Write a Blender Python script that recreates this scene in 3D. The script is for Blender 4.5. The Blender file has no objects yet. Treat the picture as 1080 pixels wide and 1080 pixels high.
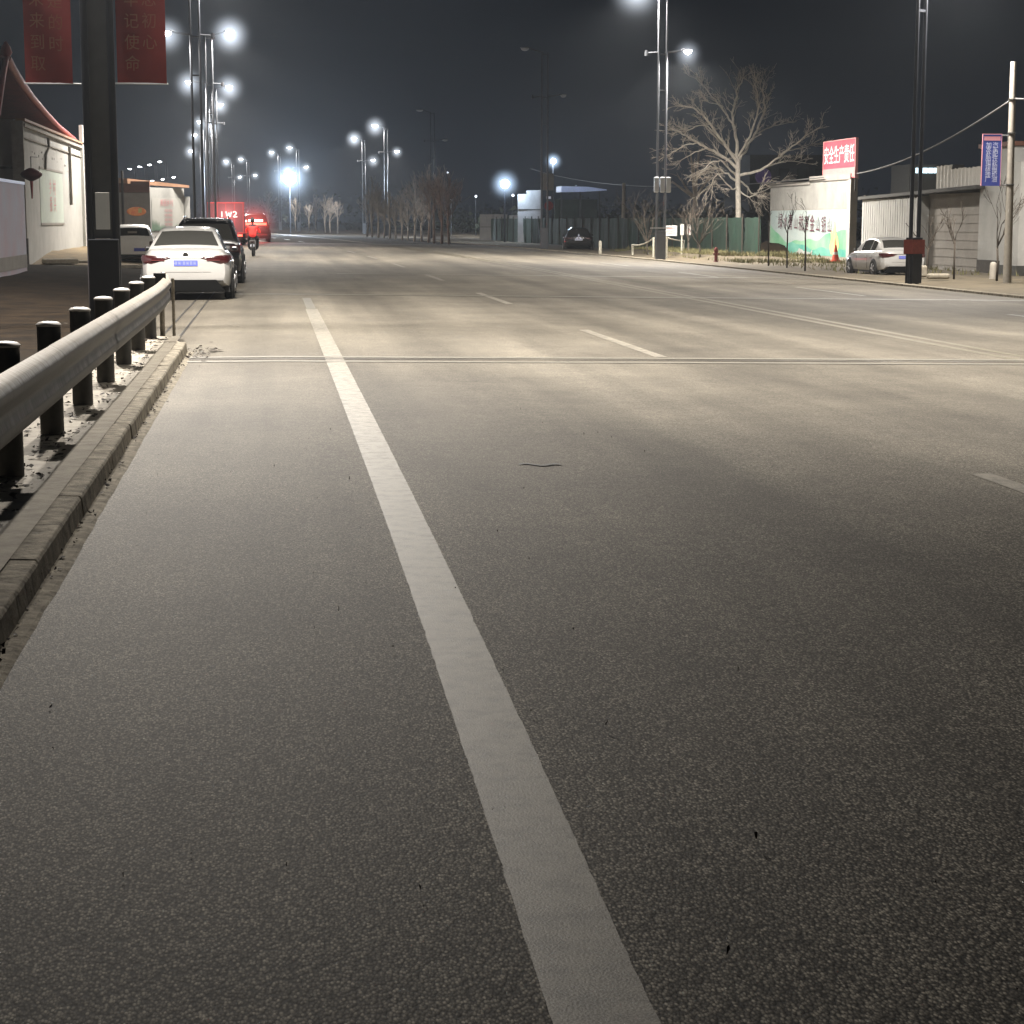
import bpy, bmesh, math, random
from mathutils import Vector, Matrix
random.seed(11)
R = math.radians
scene = bpy.context.scene
COL = scene.collection

# ------------------------------------------------------------------ camera
F = 2000.0                      # focal length in photo pixels (1080 wide)
PITCH = math.atan(308.0 / F)
YAW = math.atan(255.0 * math.cos(PITCH) / F)
CAMZ = 1.6
fwd = Vector((math.sin(YAW) * math.cos(PITCH), math.cos(YAW) * math.cos(PITCH), -math.sin(PITCH)))
rgt = Vector((math.cos(YAW), -math.sin(YAW), 0))
upv = rgt.cross(fwd)
cam_d = bpy.data.cameras.new('camera')
cam = bpy.data.objects.new('camera', cam_d)
COL.objects.link(cam)
cam.location = (0, 0, CAMZ)
cam.rotation_euler = Matrix((rgt, upv, -fwd)).transposed().to_euler()
cam_d.sensor_width = 36
cam_d.lens = 36 * F / 1080
cam_d.clip_end = 3000
scene.camera = cam

def zg(x):                      # the road falls about 1 percent to the right
    return -0.0135 * min(max(x, 0), 30)
def shift(y):                   # the road bends left in the distance
    return -3.3e-4 * max(0, y - 60) ** 2
def gp(px, py, dz=0):           # photo point -> point on the ground
    d = fwd * F + rgt * (px - 540) + upv * (540 - py)
    t = (dz - CAMZ) / d.z
    if d.x * t > 0:
        t = (dz - CAMZ) / (d.z + 0.0135 * d.x)
    return Vector((d.x * t, d.y * t, CAMZ + d.z * t))
def at(px, py, Y):              # photo point -> point at distance Y down the road
    d = fwd * F + rgt * (px - 540) + upv * (540 - py)
    t = Y / d.y
    return Vector((d.x * t, Y, CAMZ + d.z * t))
def onx(px, py, X):             # photo point -> point on the plane x = X
    d = fwd * F + rgt * (px - 540) + upv * (540 - py)
    t = X / d.x
    return Vector((X, d.y * t, CAMZ + d.z * t))

# --------------------------------------------------------------- materials
def nt(name):
    m = bpy.data.materials.new(name)
    m.use_nodes = True
    return m, m.node_tree.nodes, m.node_tree.links, m.node_tree.nodes['Principled BSDF']
def mat(name, c, rough=.7, metal=0, scale=8, amt=.25, bump=0, emis=None, es=0, c2=None, coat=0, stretch=None, spec=None):
    m, N, L, b = nt(name)
    c = tuple(c) + (1,)
    if amt or c2:
        tc = N.new('ShaderNodeTexCoord')
        no = N.new('ShaderNodeTexNoise'); no.inputs['Scale'].default_value = scale; no.inputs['Detail'].default_value = 7
        no.inputs['Roughness'].default_value = .65
        if stretch:
            mp = N.new('ShaderNodeMapping'); mp.inputs['Scale'].default_value = stretch
            L.new(tc.outputs['Object'], mp.inputs[0]); L.new(mp.outputs[0], no.inputs[0])
        else:
            L.new(tc.outputs['Object'], no.inputs[0])
        r = N.new('ShaderNodeValToRGB')
        r.color_ramp.elements[0].position = .32; r.color_ramp.elements[1].position = .68
        k = 1 - amt
        r.color_ramp.elements[0].color = (tuple(c2) + (1,)) if c2 else (c[0]*k, c[1]*k, c[2]*k, 1)
        r.color_ramp.elements[1].color = c
        L.new(no.outputs[0], r.inputs[0]); L.new(r.outputs[0], b.inputs['Base Color'])
        if bump:
            bu = N.new('ShaderNodeBump'); bu.inputs['Strength'].default_value = bump; bu.inputs['Distance'].default_value = .02
            L.new(no.outputs[0], bu.inputs['Height']); L.new(bu.outputs[0], b.inputs['Normal'])
    else:
        b.inputs['Base Color'].default_value = c
    b.inputs['Roughness'].default_value = rough
    b.inputs['Metallic'].default_value = metal
    if coat: b.inputs['Coat Weight'].default_value = coat; b.inputs['Coat Roughness'].default_value = .08
    if spec is not None: b.inputs['Specular IOR Level'].default_value = spec
    if emis:
        b.inputs['Emission Color'].default_value = tuple(emis) + (1,)
        b.inputs['Emission Strength'].default_value = es
        m.cycles.emission_sampling = 'NONE' if es > 3 else 'AUTO'
    return m

def asphalt():
    m, N, L, b = nt('asphalt')
    tc = N.new('ShaderNodeTexCoord')
    def noise(s, det=5, rgh=.6, vec=None):
        n = N.new('ShaderNodeTexNoise'); n.inputs['Scale'].default_value = s
        n.inputs['Detail'].default_value = det; n.inputs['Roughness'].default_value = rgh
        L.new(vec or tc.outputs['Object'], n.inputs[0]); return n.outputs[0]
    def ramp(f, p0, c0, p1, c1):
        r = N.new('ShaderNodeValToRGB'); e = r.color_ramp.elements
        e[0].position = p0; e[0].color = tuple(c0) + (1,); e[1].position = p1; e[1].color = tuple(c1) + (1,)
        L.new(f, r.inputs[0]); return r
    def mul(a, b2, fac=1):
        x = N.new('ShaderNodeMix'); x.data_type = 'RGBA'; x.blend_type = 'MULTIPLY'; x.inputs[0].default_value = fac
        L.new(a, x.inputs[6]); L.new(b2, x.inputs[7]); return x.outputs[2]
    v = N.new('ShaderNodeTexVoronoi'); v.inputs['Scale'].default_value = 140; v.inputs['Randomness'].default_value = 1
    mpv = N.new('ShaderNodeMapping'); mpv.inputs['Scale'].default_value = (1, .48, 1); L.new(tc.outputs['Object'], mpv.inputs[0]); L.new(mpv.outputs[0], v.inputs[0])
    sep = N.new('ShaderNodeSeparateColor'); L.new(v.outputs['Color'], sep.inputs[0])
    stone = ramp(sep.outputs[0], .0, (.062, .058, .052), 1, (.52, .495, .45))
    e = stone.color_ramp.elements.new(.55); e.color = (.215, .203, .182, 1)
    gap = ramp(v.outputs['Distance'], .25, (1, 1, 1), .72, (.10, .10, .10))
    c = mul(stone.outputs[0], gap.outputs[0])
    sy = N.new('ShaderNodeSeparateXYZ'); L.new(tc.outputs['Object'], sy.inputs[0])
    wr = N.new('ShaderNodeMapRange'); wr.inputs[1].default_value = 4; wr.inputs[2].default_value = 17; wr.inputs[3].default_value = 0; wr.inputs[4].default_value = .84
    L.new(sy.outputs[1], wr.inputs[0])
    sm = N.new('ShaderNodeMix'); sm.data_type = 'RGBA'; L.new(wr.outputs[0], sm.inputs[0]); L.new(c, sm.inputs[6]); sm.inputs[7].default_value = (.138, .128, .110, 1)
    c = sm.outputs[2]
    fine = ramp(noise(55, 4, .7, mpv.outputs[0]), .36, (.70, .70, .70), .62, (1.28, 1.27, 1.25)); c = mul(c, fine.outputs[0])
    big = ramp(noise(.55, 6, .6), .3, (.80, .79, .78), .7, (1.18, 1.17, 1.14)); c = mul(c, big.outputs[0])
    mp = N.new('ShaderNodeMapping'); mp.inputs['Scale'].default_value = (1.1, .018, 1)
    L.new(tc.outputs['Object'], mp.inputs[0])
    tr = ramp(noise(1.0, 4, .55, mp.outputs[0]), .34, (.80, .79, .77), .68, (1.2, 1.19, 1.16)); c = mul(c, tr.outputs[0])
    mid = ramp(noise(7, 5, .7), .3, (.86, .85, .84), .7, (1.13, 1.13, 1.12)); c = mul(c, mid.outputs[0])
    mp2 = N.new('ShaderNodeMapping'); mp2.inputs['Scale'].default_value = (.42, .05, 1); mp2.inputs['Location'].default_value = (3.3, 1.7, 0)
    L.new(tc.outputs['Object'], mp2.inputs[0])
    tr2 = ramp(noise(1.0, 5, .6, mp2.outputs[0]), .38, (.70, .695, .69), .62, (1.22, 1.22, 1.21)); c = mul(c, tr2.outputs[0])
    st = ramp(noise(1.7, 8, .72), .60, (1, 1, 1), .72, (.72, .71, .70)); c = mul(c, st.outputs[0])
    L.new(c, b.inputs['Base Color'])
    b.inputs['Roughness'].default_value = .78
    b.inputs['Specular IOR Level'].default_value = .24
    bu = N.new('ShaderNodeBump'); bu.inputs['Strength'].default_value = .42; bu.inputs['Distance'].default_value = .004; bu.invert = True
    L.new(v.outputs['Distance'], bu.inputs['Height']); L.new(bu.outputs[0], b.inputs['Normal'])
    return m

def top_lit_metal():  # lamplit pale top and shaded dark face painted in by surface normal
    m, N, L, b = nt('rail_top_lit')
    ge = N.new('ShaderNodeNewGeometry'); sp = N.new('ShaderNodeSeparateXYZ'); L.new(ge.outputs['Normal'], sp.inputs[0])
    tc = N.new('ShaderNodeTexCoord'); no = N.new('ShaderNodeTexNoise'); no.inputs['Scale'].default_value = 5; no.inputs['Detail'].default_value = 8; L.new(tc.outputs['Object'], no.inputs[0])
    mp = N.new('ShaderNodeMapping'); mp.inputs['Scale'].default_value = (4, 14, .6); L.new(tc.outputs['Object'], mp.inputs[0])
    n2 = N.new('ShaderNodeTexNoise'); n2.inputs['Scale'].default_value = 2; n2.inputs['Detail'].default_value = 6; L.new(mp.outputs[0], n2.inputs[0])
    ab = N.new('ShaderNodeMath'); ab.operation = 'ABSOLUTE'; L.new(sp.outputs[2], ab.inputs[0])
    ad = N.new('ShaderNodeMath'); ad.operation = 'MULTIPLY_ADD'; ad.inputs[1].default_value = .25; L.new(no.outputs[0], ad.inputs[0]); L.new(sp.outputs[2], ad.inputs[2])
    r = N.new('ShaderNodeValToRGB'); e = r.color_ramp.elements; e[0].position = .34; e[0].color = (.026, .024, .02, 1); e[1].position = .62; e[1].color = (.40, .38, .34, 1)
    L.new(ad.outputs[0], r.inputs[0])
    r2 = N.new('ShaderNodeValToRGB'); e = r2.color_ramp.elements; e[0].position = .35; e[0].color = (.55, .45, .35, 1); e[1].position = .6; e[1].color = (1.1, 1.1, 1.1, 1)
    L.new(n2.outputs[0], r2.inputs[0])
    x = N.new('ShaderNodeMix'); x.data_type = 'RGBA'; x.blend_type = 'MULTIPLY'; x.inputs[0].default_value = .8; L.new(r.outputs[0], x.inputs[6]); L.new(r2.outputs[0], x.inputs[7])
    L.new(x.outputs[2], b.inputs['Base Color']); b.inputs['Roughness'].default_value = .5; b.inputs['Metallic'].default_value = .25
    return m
def worn_paint(name, c, worn=.45):
    m, N, L, b = nt(name)
    tc = N.new('ShaderNodeTexCoord')
    n = N.new('ShaderNodeTexNoise'); n.inputs['Scale'].default_value = 9; n.inputs['Detail'].default_value = 9; n.inputs['Roughness'].default_value = .7
    n2 = N.new('ShaderNodeTexNoise'); n2.inputs['Scale'].default_value = 160; n2.inputs['Detail'].default_value = 4
    L.new(tc.outputs['Object'], n.inputs[0]); L.new(tc.outputs['Object'], n2.inputs[0])
    r = N.new('ShaderNodeValToRGB'); e = r.color_ramp.elements
    e[0].position = .34; e[0].color = (c[0]*worn, c[1]*worn, c[2]*worn, 1); e[1].position = .55; e[1].color = tuple(c) + (1,)
    r2 = N.new('ShaderNodeValToRGB'); e = r2.color_ramp.elements
    e[0].position = .36; e[0].color = (.60, .58, .55, 1); e[1].position = .56; e[1].color = (1.05, 1.05, 1.03, 1)
    L.new(n.outputs[0], r.inputs[0]); L.new(n2.outputs[0], r2.inputs[0])
    x = N.new('ShaderNodeMix'); x.data_type = 'RGBA'; x.blend_type = 'MULTIPLY'; x.inputs[0].default_value = 1
    L.new(r.outputs[0], x.inputs[6]); L.new(r2.outputs[0], x.inputs[7]); L.new(x.outputs[2], b.inputs['Base Color'])
    b.inputs['Roughness'].default_value = .6
    bu = N.new('ShaderNodeBump'); bu.inputs['Strength'].default_value = .3; bu.inputs['Distance'].default_value = .004
    L.new(n2.outputs[0], bu.inputs['Height']); L.new(bu.outputs[0], b.inputs['Normal'])
    return m

M = dict(
    asphalt=asphalt(),
    line=worn_paint('line_paint', (.27, .25, .21), .42),
    line_far=worn_paint('faded_line_paint', (.20, .19, .165), .6),
    yellow=worn_paint('faded_yellow_paint', (.145, .128, .088), .6),
    joint=worn_paint('joint_dust', (.19, .178, .15), .7),
    joint_faint=worn_paint('joint_faint', (.165, .155, .13), .8),
    tar=mat('tar', (.035, .034, .032), .5, scale=30, amt=.4),
    patch=mat('asphalt_dark_seam', (.07, .066, .06), .7, scale=20, amt=.4, bump=.3),
    dirt=mat('dirt', (.028, .019, .011), 1, scale=1.6, c2=(.006, .005, .004), bump=1, spec=.1),
    sand=mat('sand', (.26, .19, .10), .95, scale=2, c2=(.13, .10, .06), bump=.6),
    verge=mat('verge_dirt', (.16, .13, .085), .95, scale=1.3, c2=(.07, .06, .04), bump=.8),
    kerb=mat('kerb_concrete', (.36, .325, .26), .95, scale=9, c2=(.10, .088, .068), bump=1, spec=.1),
    slab=mat('concrete_slab', (.42, .38, .30), .85, scale=7, c2=(.25, .22, .18), bump=.4),
    leaf=mat('dry_leaf', (.035, .022, .012), .9, amt=.5),
    grass=mat('dead_grass', (.22, .19, .09), .9, scale=1.2, c2=(.09, .10, .04)),
    rail=mat('rail_galvanised', (.17, .165, .155), .5, .35, scale=6, amt=.35, bump=.1),
    top_lit=top_lit_metal(),
    post=mat('post_galvanised', (.06, .058, .052), .5, .4, scale=9, amt=.4),
    cap=mat('cap_metal', (.55, .53, .50), .5, .2, amt=.15),
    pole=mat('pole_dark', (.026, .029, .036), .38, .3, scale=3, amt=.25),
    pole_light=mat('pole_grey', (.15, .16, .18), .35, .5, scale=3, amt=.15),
    orange=mat('orange_band', (.22, .04, .025), .6, scale=12, amt=.4),
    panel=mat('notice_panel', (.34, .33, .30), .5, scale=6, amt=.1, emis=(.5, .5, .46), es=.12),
    steel=mat('steel_light', (.55, .56, .58), .35, .6, amt=.1),
    white_wall=mat('white_plaster', (.46, .46, .44), .9, scale=1.1, amt=.22, bump=.2),
    grey_wall=mat('grey_plaster', (.32, .30, .27), .9, scale=1.2, amt=.25, bump=.2),
    dark_wall=mat('dark_plinth', (.07, .062, .055), .9, amt=.4),
    poster=mat('poster_bluish', (.46, .47, .54), .6, scale=.9, c2=(.50, .36, .40)),
    roof_red=mat('red_tile', (.19, .022, .022), .6, scale=3, amt=.45),
    roof_trim=mat('red_trim', (.45, .10, .10), .5, amt=.3),
    fascia=mat('rust_fascia', (.42, .24, .15), .6, amt=.3, scale=2),
    net=mat('green_netting', (.011, .040, .025), .8, scale=2.2, c2=(.006, .020, .013), stretch=(1, 1, .4)),
    hoard=mat('grey_hoarding', (.30, .30, .30), .7, scale=1, amt=.3),
    roof_dark=mat('dark_roof_edge', (.06, .06, .055), .8, amt=.3),
    bark=mat('pale_bark', (.78, .72, .63), .85, scale=6, amt=.35, bump=.4),
    bark2=mat('brown_bark', (.07, .056, .042), .9, scale=6, amt=.35),
    bark3=mat('grey_bark', (.38, .33, .28), .9, scale=4, amt=.35),
    bark_dark=mat('dark_bark', (.045, .036, .028), .9, scale=6, amt=.4),
    conc=mat('pole_concrete', (.40, .37, .32), .85, scale=5, amt=.25),
    banner=mat('banner_red', (.30, .026, .022), .7, scale=1.5, amt=.3),
    banner_t=mat('banner_text', (.34, .14, .09), 1, amt=0, spec=0),
    bill=mat('billboard_red', (.50, .06, .085), .55, scale=2, amt=.2, emis=(1, .12, .17), es=.14),
    bill_pink=mat('billboard_pink', (.50, .24, .23), .6, scale=4, amt=.15, emis=(1, .45, .45), es=.08),
    bill_t=mat('billboard_text', (.85, .70, .68), .6, amt=.05, emis=(1, .8, .78), es=.12),
    blue=mat('sign_blue', (.05, .07, .30), .5, amt=.1, emis=(.1, .13, .5), es=.25),
    sign_w=mat('sign_white', (.75, .77, .85), .5, amt=.05, emis=(.7, .75, 1), es=.18),
    sign_p=mat('sign_pink', (.75, .35, .40), .5, amt=.05, emis=(.8, .3, .35), es=.15),
    white_paint=mat('car_white', (.40, .397, .385), .28, 0, scale=2, amt=.05, coat=.8),
    black_paint=mat('car_black', (.012, .012, .014), .22, .2, scale=2, amt=.2, coat=1),
    glass=mat('car_glass', (.035, .035, .032), .12, 0, amt=0, spec=.8),
    rubber=mat('tyre_rubber', (.015, .015, .015), .85, amt=.2),
    rim=mat('wheel_rim', (.35, .35, .36), .35, .8, amt=.1),
    matt_black=mat('matt_black', (.006, .006, .006), .95, amt=0, spec=.05),
    black=mat('black_plastic', (.014, .014, .015), .6, amt=.2),
    tail=mat('tail_red', (.04, .006, .007), .2, 0, amt=.2, coat=1),
    tail_lit=mat('tail_red_lit', (.8, .05, .04), .3, 0, amt=0, emis=(1, .05, .03), es=9),
    tail_hot=mat('tail_white_lit', (1, .7, .6), .3, 0, amt=0, emis=(1, .55, .45), es=9),
    plate=mat('plate_blue', (.10, .13, .50), .5, amt=.1),
    plate_mark=mat('plate_mark', (.26, .28, .5), .6, amt=0),
    chrome=mat('chrome', (.75, .76, .78), .12, 1, amt=0),
    red_jacket=mat('red_jacket', (.75, .035, .025), .75, scale=12, amt=.3, emis=(1, .06, .05), es=.5),  # cloth glows by itself to look more brightly lit
    cloth_dark=mat('dark_cloth', (.025, .025, .03), .85, amt=.3),
    skin=mat('skin', (.40, .24, .17), .6, amt=.1),
    hair=mat('black_hair', (.015, .012, .012), .6, amt=.2),
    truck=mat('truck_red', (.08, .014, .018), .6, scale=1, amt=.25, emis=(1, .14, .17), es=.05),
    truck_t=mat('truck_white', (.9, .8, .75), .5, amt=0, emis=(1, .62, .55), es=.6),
    lantern=mat('lantern_red', (.12, .010, .012), .6, amt=.3),
    cone=mat('cone_orange', (.60, .07, .03), .6, amt=.2),
    hydrant=mat('hydrant_red', (.20, .035, .03), .5, amt=.2),
    rope=mat('barrier_white', (.50, .48, .40), .7, amt=.3),
    board=mat('board_white', (.50, .50, .48), .6, scale=12, amt=.3),
    lens=mat('led_lens', (1, 1, 1), .5, 0, amt=0, emis=(.93, .96, 1), es=60),
    lens_far=mat('led_lens_far', (1, 1, 1), .5, 0, amt=0, emis=(.88, .93, 1), es=40),
    lens_dim=mat('lens_dim', (.3, .3, .3), .4, 0, amt=0, emis=(.85, .9, 1), es=.03),
    flood=mat('flood_lens', (1, 1, 1), .5, 0, amt=0, emis=(.75, .87, 1), es=90),
    small=mat('small_lamp', (1, 1, 1), .5, 0, amt=0, emis=(.8, .87, 1), es=4),
    glowstrip=mat('canopy_lit', (.4, .45, .6), .5, 0, scale=.4, amt=.5, emis=(.35, .42, .65), es=.28),
    window_lit=mat('window_lit', (.6, .8, .9), .5, 0, scale=3, amt=0, emis=(.65, .88, 1), es=2.2),
    m_sky=mat('mural_pale', (.34, .43, .42), .75, scale=.35, c2=(.44, .49, .47)),
    m_white=mat('mural_white', (.48, .48, .45), .8, scale=1.5, amt=.12),
    m_green=mat('mural_green', (.12, .36, .20), .75, scale=.5, c2=(.32, .52, .36)),
    m_teal=mat('mural_teal', (.06, .32, .26), .75, scale=.8, c2=(.20, .46, .36)),
    m_yellow=mat('mural_yellow', (.70, .56, .18), .75, scale=1.2, c2=(.60, .66, .30)),
    m_orange=mat('mural_orange', (.70, .24, .10), .75, amt=.3),
    m_text=mat('mural_text', (.16, .06, .08), .75, amt=.2),
    m_pink=mat('mural_pink', (.68, .30, .32), .8, amt=.2),
    m_forest=mat('mural_forest', (.20, .30, .22), .8, scale=2, amt=.4),
    corr=mat('corrugated_white', (.75, .73, .68), .6, scale=1, amt=.2),
    brown=mat('brown_sign', (.16, .07, .045), .6, amt=.2),
    foliage=mat('dark_foliage', (.035, .045, .028), .95, scale=.6, amt=.6),
    wire=mat('wire', (.10, .10, .10), .7, amt=0),
    purple=mat('purple_disc', (.06, .03, .12), .5, amt=.2, emis=(.10, .05, .2), es=.15),
)

# ------------------------------------------------------------------ meshes
class MB:
    def __init__(s): s.v = []; s.f = []
    def add(s, vs, fs):
        k = len(s.v); s.v += [tuple(p) for p in vs]; s.f += [tuple(i + k for i in f) for f in fs]; return s
    def box(s, x0, x1, y0, y1, z0, z1):
        return s.add([(x0,y0,z0),(x1,y0,z0),(x1,y1,z0),(x0,y1,z0),(x0,y0,z1),(x1,y0,z1),(x1,y1,z1),(x0,y1,z1)],
                     [(0,3,2,1),(4,5,6,7),(0,1,5,4),(1,2,6,5),(2,3,7,6),(3,0,4,7)])
    def quad(s, a, b, c, d): return s.add([a, b, c, d], [(0,1,2,3)])
    def tube(s, pts, rad, n=8, cap=True):
        pts = [Vector(p) for p in pts]
        if not isinstance(rad, (list, tuple)): rad = [rad] * len(pts)
        vs = []; u = None
        for i, p in enumerate(pts):
            t = (pts[min(i+1, len(pts)-1)] - pts[max(i-1, 0)])
            if t.length < 1e-6: t = Vector((0,0,1))
            t.normalize()
            if u is None:
                u = t.cross(Vector((0,1,0)) if abs(t.y) < .9 else Vector((1,0,0)))
            u = (u - t * u.dot(t)); u.normalize()
            w = t.cross(u)
            for k in range(n):
                a = 2*math.pi*k/n
                vs.append(p + (u*math.cos(a) + w*math.sin(a)) * rad[i])
        fs = []
        for i in range(len(pts)-1):
            for k in range(n):
                k2 = (k+1) % n
                fs.append((i*n+k, i*n+k2, (i+1)*n+k2, (i+1)*n+k))
        if cap:
            fs.append(tuple(range(n-1, -1, -1))); fs.append(tuple((len(pts)-1)*n+k for k in range(n)))
        return s.add(vs, fs)
    def lathe(s, prof, c=(0,0,0), axis='z', n=24):
        vs = []
        for r, h in prof:
            for k in range(n):
                a = 2*math.pi*k/n; x, y = r*math.cos(a), r*math.sin(a)
                p = (x, y, h) if axis == 'z' else ((h, x, y) if axis == 'x' else (x, h, y))
                vs.append((p[0]+c[0], p[1]+c[1], p[2]+c[2]))
        fs = []
        for i in range(len(prof)-1):
            for k in range(n):
                k2 = (k+1) % n
                fs.append((i*n+k, i*n+k2, (i+1)*n+k2, (i+1)*n+k))
        fs.append(tuple(range(n-1,-1,-1))); fs.append(tuple((len(prof)-1)*n+k for k in range(n)))
        return s.add(vs, fs)
    def loft(s, rings, cap=True):
        n = len(rings[0]); vs = [p for r in rings for p in r]; fs = []
        for i in range(len(rings)-1):
            for k in range(n):
                k2 = (k+1) % n
                fs.append((i*n+k, i*n+k2, (i+1)*n+k2, (i+1)*n+k))
        if cap: fs.append(tuple(range(n-1,-1,-1))); fs.append(tuple((len(rings)-1)*n+k for k in range(n)))
        return s.add(vs, fs)
    def grid(s, rows):
        n = len(rows[0]); vs = [p for r in rows for p in r]
        fs = [(i*n+k, i*n+k+1, (i+1)*n+k+1, (i+1)*n+k) for i in range(len(rows)-1) for k in range(n-1)]
        return s.add(vs, fs)
    def build(s, name, m, parent=None, smooth=None, bevel=0, segs=2, subs=0, loc=None, rotz=0):
        me = bpy.data.meshes.new(name); me.from_pydata(s.v, [], s.f)
        bm = bmesh.new(); bm.from_mesh(me); bmesh.ops.recalc_face_normals(bm, faces=bm.faces[:]); bm.to_mesh(me); bm.free()
        me.materials.append(m)
        if smooth:
            me.shade_smooth()
            if smooth != 'all': me.set_sharp_from_angle(angle=R(smooth))
        o = bpy.data.objects.new(name, me); COL.objects.link(o)
        if bevel:
            b = o.modifiers.new('bevel', 'BEVEL'); b.width = bevel; b.segments = segs; b.limit_method = 'ANGLE'; b.angle_limit = R(35)
        if subs:
            b = o.modifiers.new('subd', 'SUBSURF'); b.levels = subs; b.render_levels = subs
        if parent: o.parent = parent
        if loc: o.location = loc
        o.rotation_euler.z = rotz
        return o
def empty(name, label, cat, loc=(0,0,0), rz=0, group=None, sc=1):
    o = bpy.data.objects.new(name, None); COL.objects.link(o); o.empty_display_size = .2
    o.location = loc; o.rotation_euler = (0, 0, rz); o.scale = (sc, sc, sc)
    return tag(o, label, cat, group)
def tag(o, label=None, cat=None, group=None, kind=None):
    if label: o['label'] = label
    if cat: o['category'] = cat
    if group: o['group'] = group
    if kind: o['kind'] = kind
    return o
def copy_tree(o, parent=None):
    c = o.copy(); COL.objects.link(c)
    if parent: c.parent = parent
    for ch in list(o.children): copy_tree(ch, c)
    return c
def text_mesh(s, size=1.0, bold=0.0, ext=0.0):
    bold = 0
    cu = bpy.data.curves.new('text', 'FONT'); cu.body = s; cu.size = size; cu.align_x = 'CENTER'; cu.align_y = 'CENTER'
    cu.offset = bold; cu.extrude = ext; cu.resolution_u = 2
    o = bpy.data.objects.new('text', cu); COL.objects.link(o)
    bpy.context.view_layer.update()
    dg = bpy.context.evaluated_depsgraph_get()
    me = bpy.data.meshes.new_from_object(o.evaluated_get(dg))
    bpy.data.objects.remove(o); bpy.data.curves.remove(cu)
    return me
def put_text(s, name, m, parent, size, origin, ux, uz, sx=1, bold=0.0):
    """lettering as a flat mesh lying in the plane spanned by ux (reading direction) and uz (up)"""
    me = text_mesh(s, size, bold)
    ux = Vector(ux).normalized(); uz = Vector(uz).normalized(); o0 = Vector(origin)
    for v in me.vertices:
        v.co = o0 + ux * (v.co.x * sx) + uz * v.co.y
    bm = bmesh.new(); bm.from_mesh(me); bmesh.ops.remove_doubles(bm, verts=bm.verts[:], dist=1e-5); bmesh.ops.recalc_face_normals(bm, faces=bm.faces[:]); bm.to_mesh(me); bm.free(); me.shade_flat()
    me.materials.clear(); me.materials.append(m)
    o = bpy.data.objects.new(name, me); COL.objects.link(o); o.parent = parent
    return o

# ------------------------------------------------------------ the setting
def frange(a, b, st):
    r = []; v = a
    while v < b - 1e-6: r.append(v); v += st
    return r + [b]
ys = frange(-14, 60, 4) + frange(64, 520, 6)
def far_rise(y): return 0.0
# base ground, a big sheet that follows the crossfall
rows = []
for y in [-60, -10, 20, 60, 120, 300, 800, 1500]:
    rows.append([(x, y, zg(x) - .03) for x in (-900, -200, -40, -10, 0, 18, 30, 60, 300, 900)])
tag(MB().grid(rows).build('ground', M['dirt']), kind='structure')
def left_edge(y):
    return -1.02 if y < 23.6 else -3.1
road = MB()
yy = [y for y in ys if y < 23.6] + [23.6]
road.grid([[(-1.6, y, 0), (0, y, 0), (9, y, zg(9)), (17.6, y, zg(17.6))] for y in yy])
yy = [23.6] + [y for y in ys if y > 23.6]
road.grid([[(-3.3 + shift(y), y, -.001), (-1.6 + shift(y), y, 0), (0 + shift(y), y, 0), (9 + shift(y), y, zg(9)), (17.6 + shift(y), y, zg(17.6))] for y in yy])
tag(road.build('road', M['asphalt']), kind='structure')
# left dirt strip, slightly uneven, and the pale yard in front of the white building
rows = []
for y in frange(-10, 64, 1.5):
    rows.append([(x, y, -.004 + .05 * random.random() * (x < -2.4) + max(0, (-x - 4)) * .035) for x in (-2.05, -2.6, -3.2, -4, -5, -6, -7, -9, -12)])
tag(MB().grid(rows).build('roadside_dirt', M['dirt'], smooth='all'), kind='structure')
rows = []
for y in frange(64.2, 100, 2):
    rows.append([(x, y, .012 + .45 * max(0, min(1, (-x - 4.6) / 3.4)) * min(1, (y - 64) / 8) + .04 * random.random()) for x in (-3.4, -4.5, -5.6, -6.7, -7.9, -9)])
tag(MB().grid(rows).build('yard_ground', M['sand'], smooth='all'), kind='structure')
tag(MB().box(-9, -3.4, 63.9, 64.15, -.02, .14).build('yard_kerb', M['slab'], bevel=.02), kind='structure')
# right verge
rows = []
for y in frange(-10, 420, 3):
    s = shift(y)
    rows.append([(x + s, y, zg(x) + (.03 if x > 17.9 else -.01) + (.06 * random.random() if x > 19.5 else 0) + (.22 if 20 < x < 25 and 84 < y < 108 else 0)) for x in (17.62, 17.95, 18.6, 20, 21.5, 23, 25, 28, 34, 60)])
tag(MB().grid(rows).build('right_verge', M['verge'], smooth='all'), kind='structure')
kb = MB()
for y in frange(-10, 300, 1.0):
    s = shift(y)
    kb.box(17.6 + s, 17.88 + s, y, y + .985, zg(18) - .05, zg(18) + .06)
tag(kb.build('right_kerb', M['kerb']), kind='structure')

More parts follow.
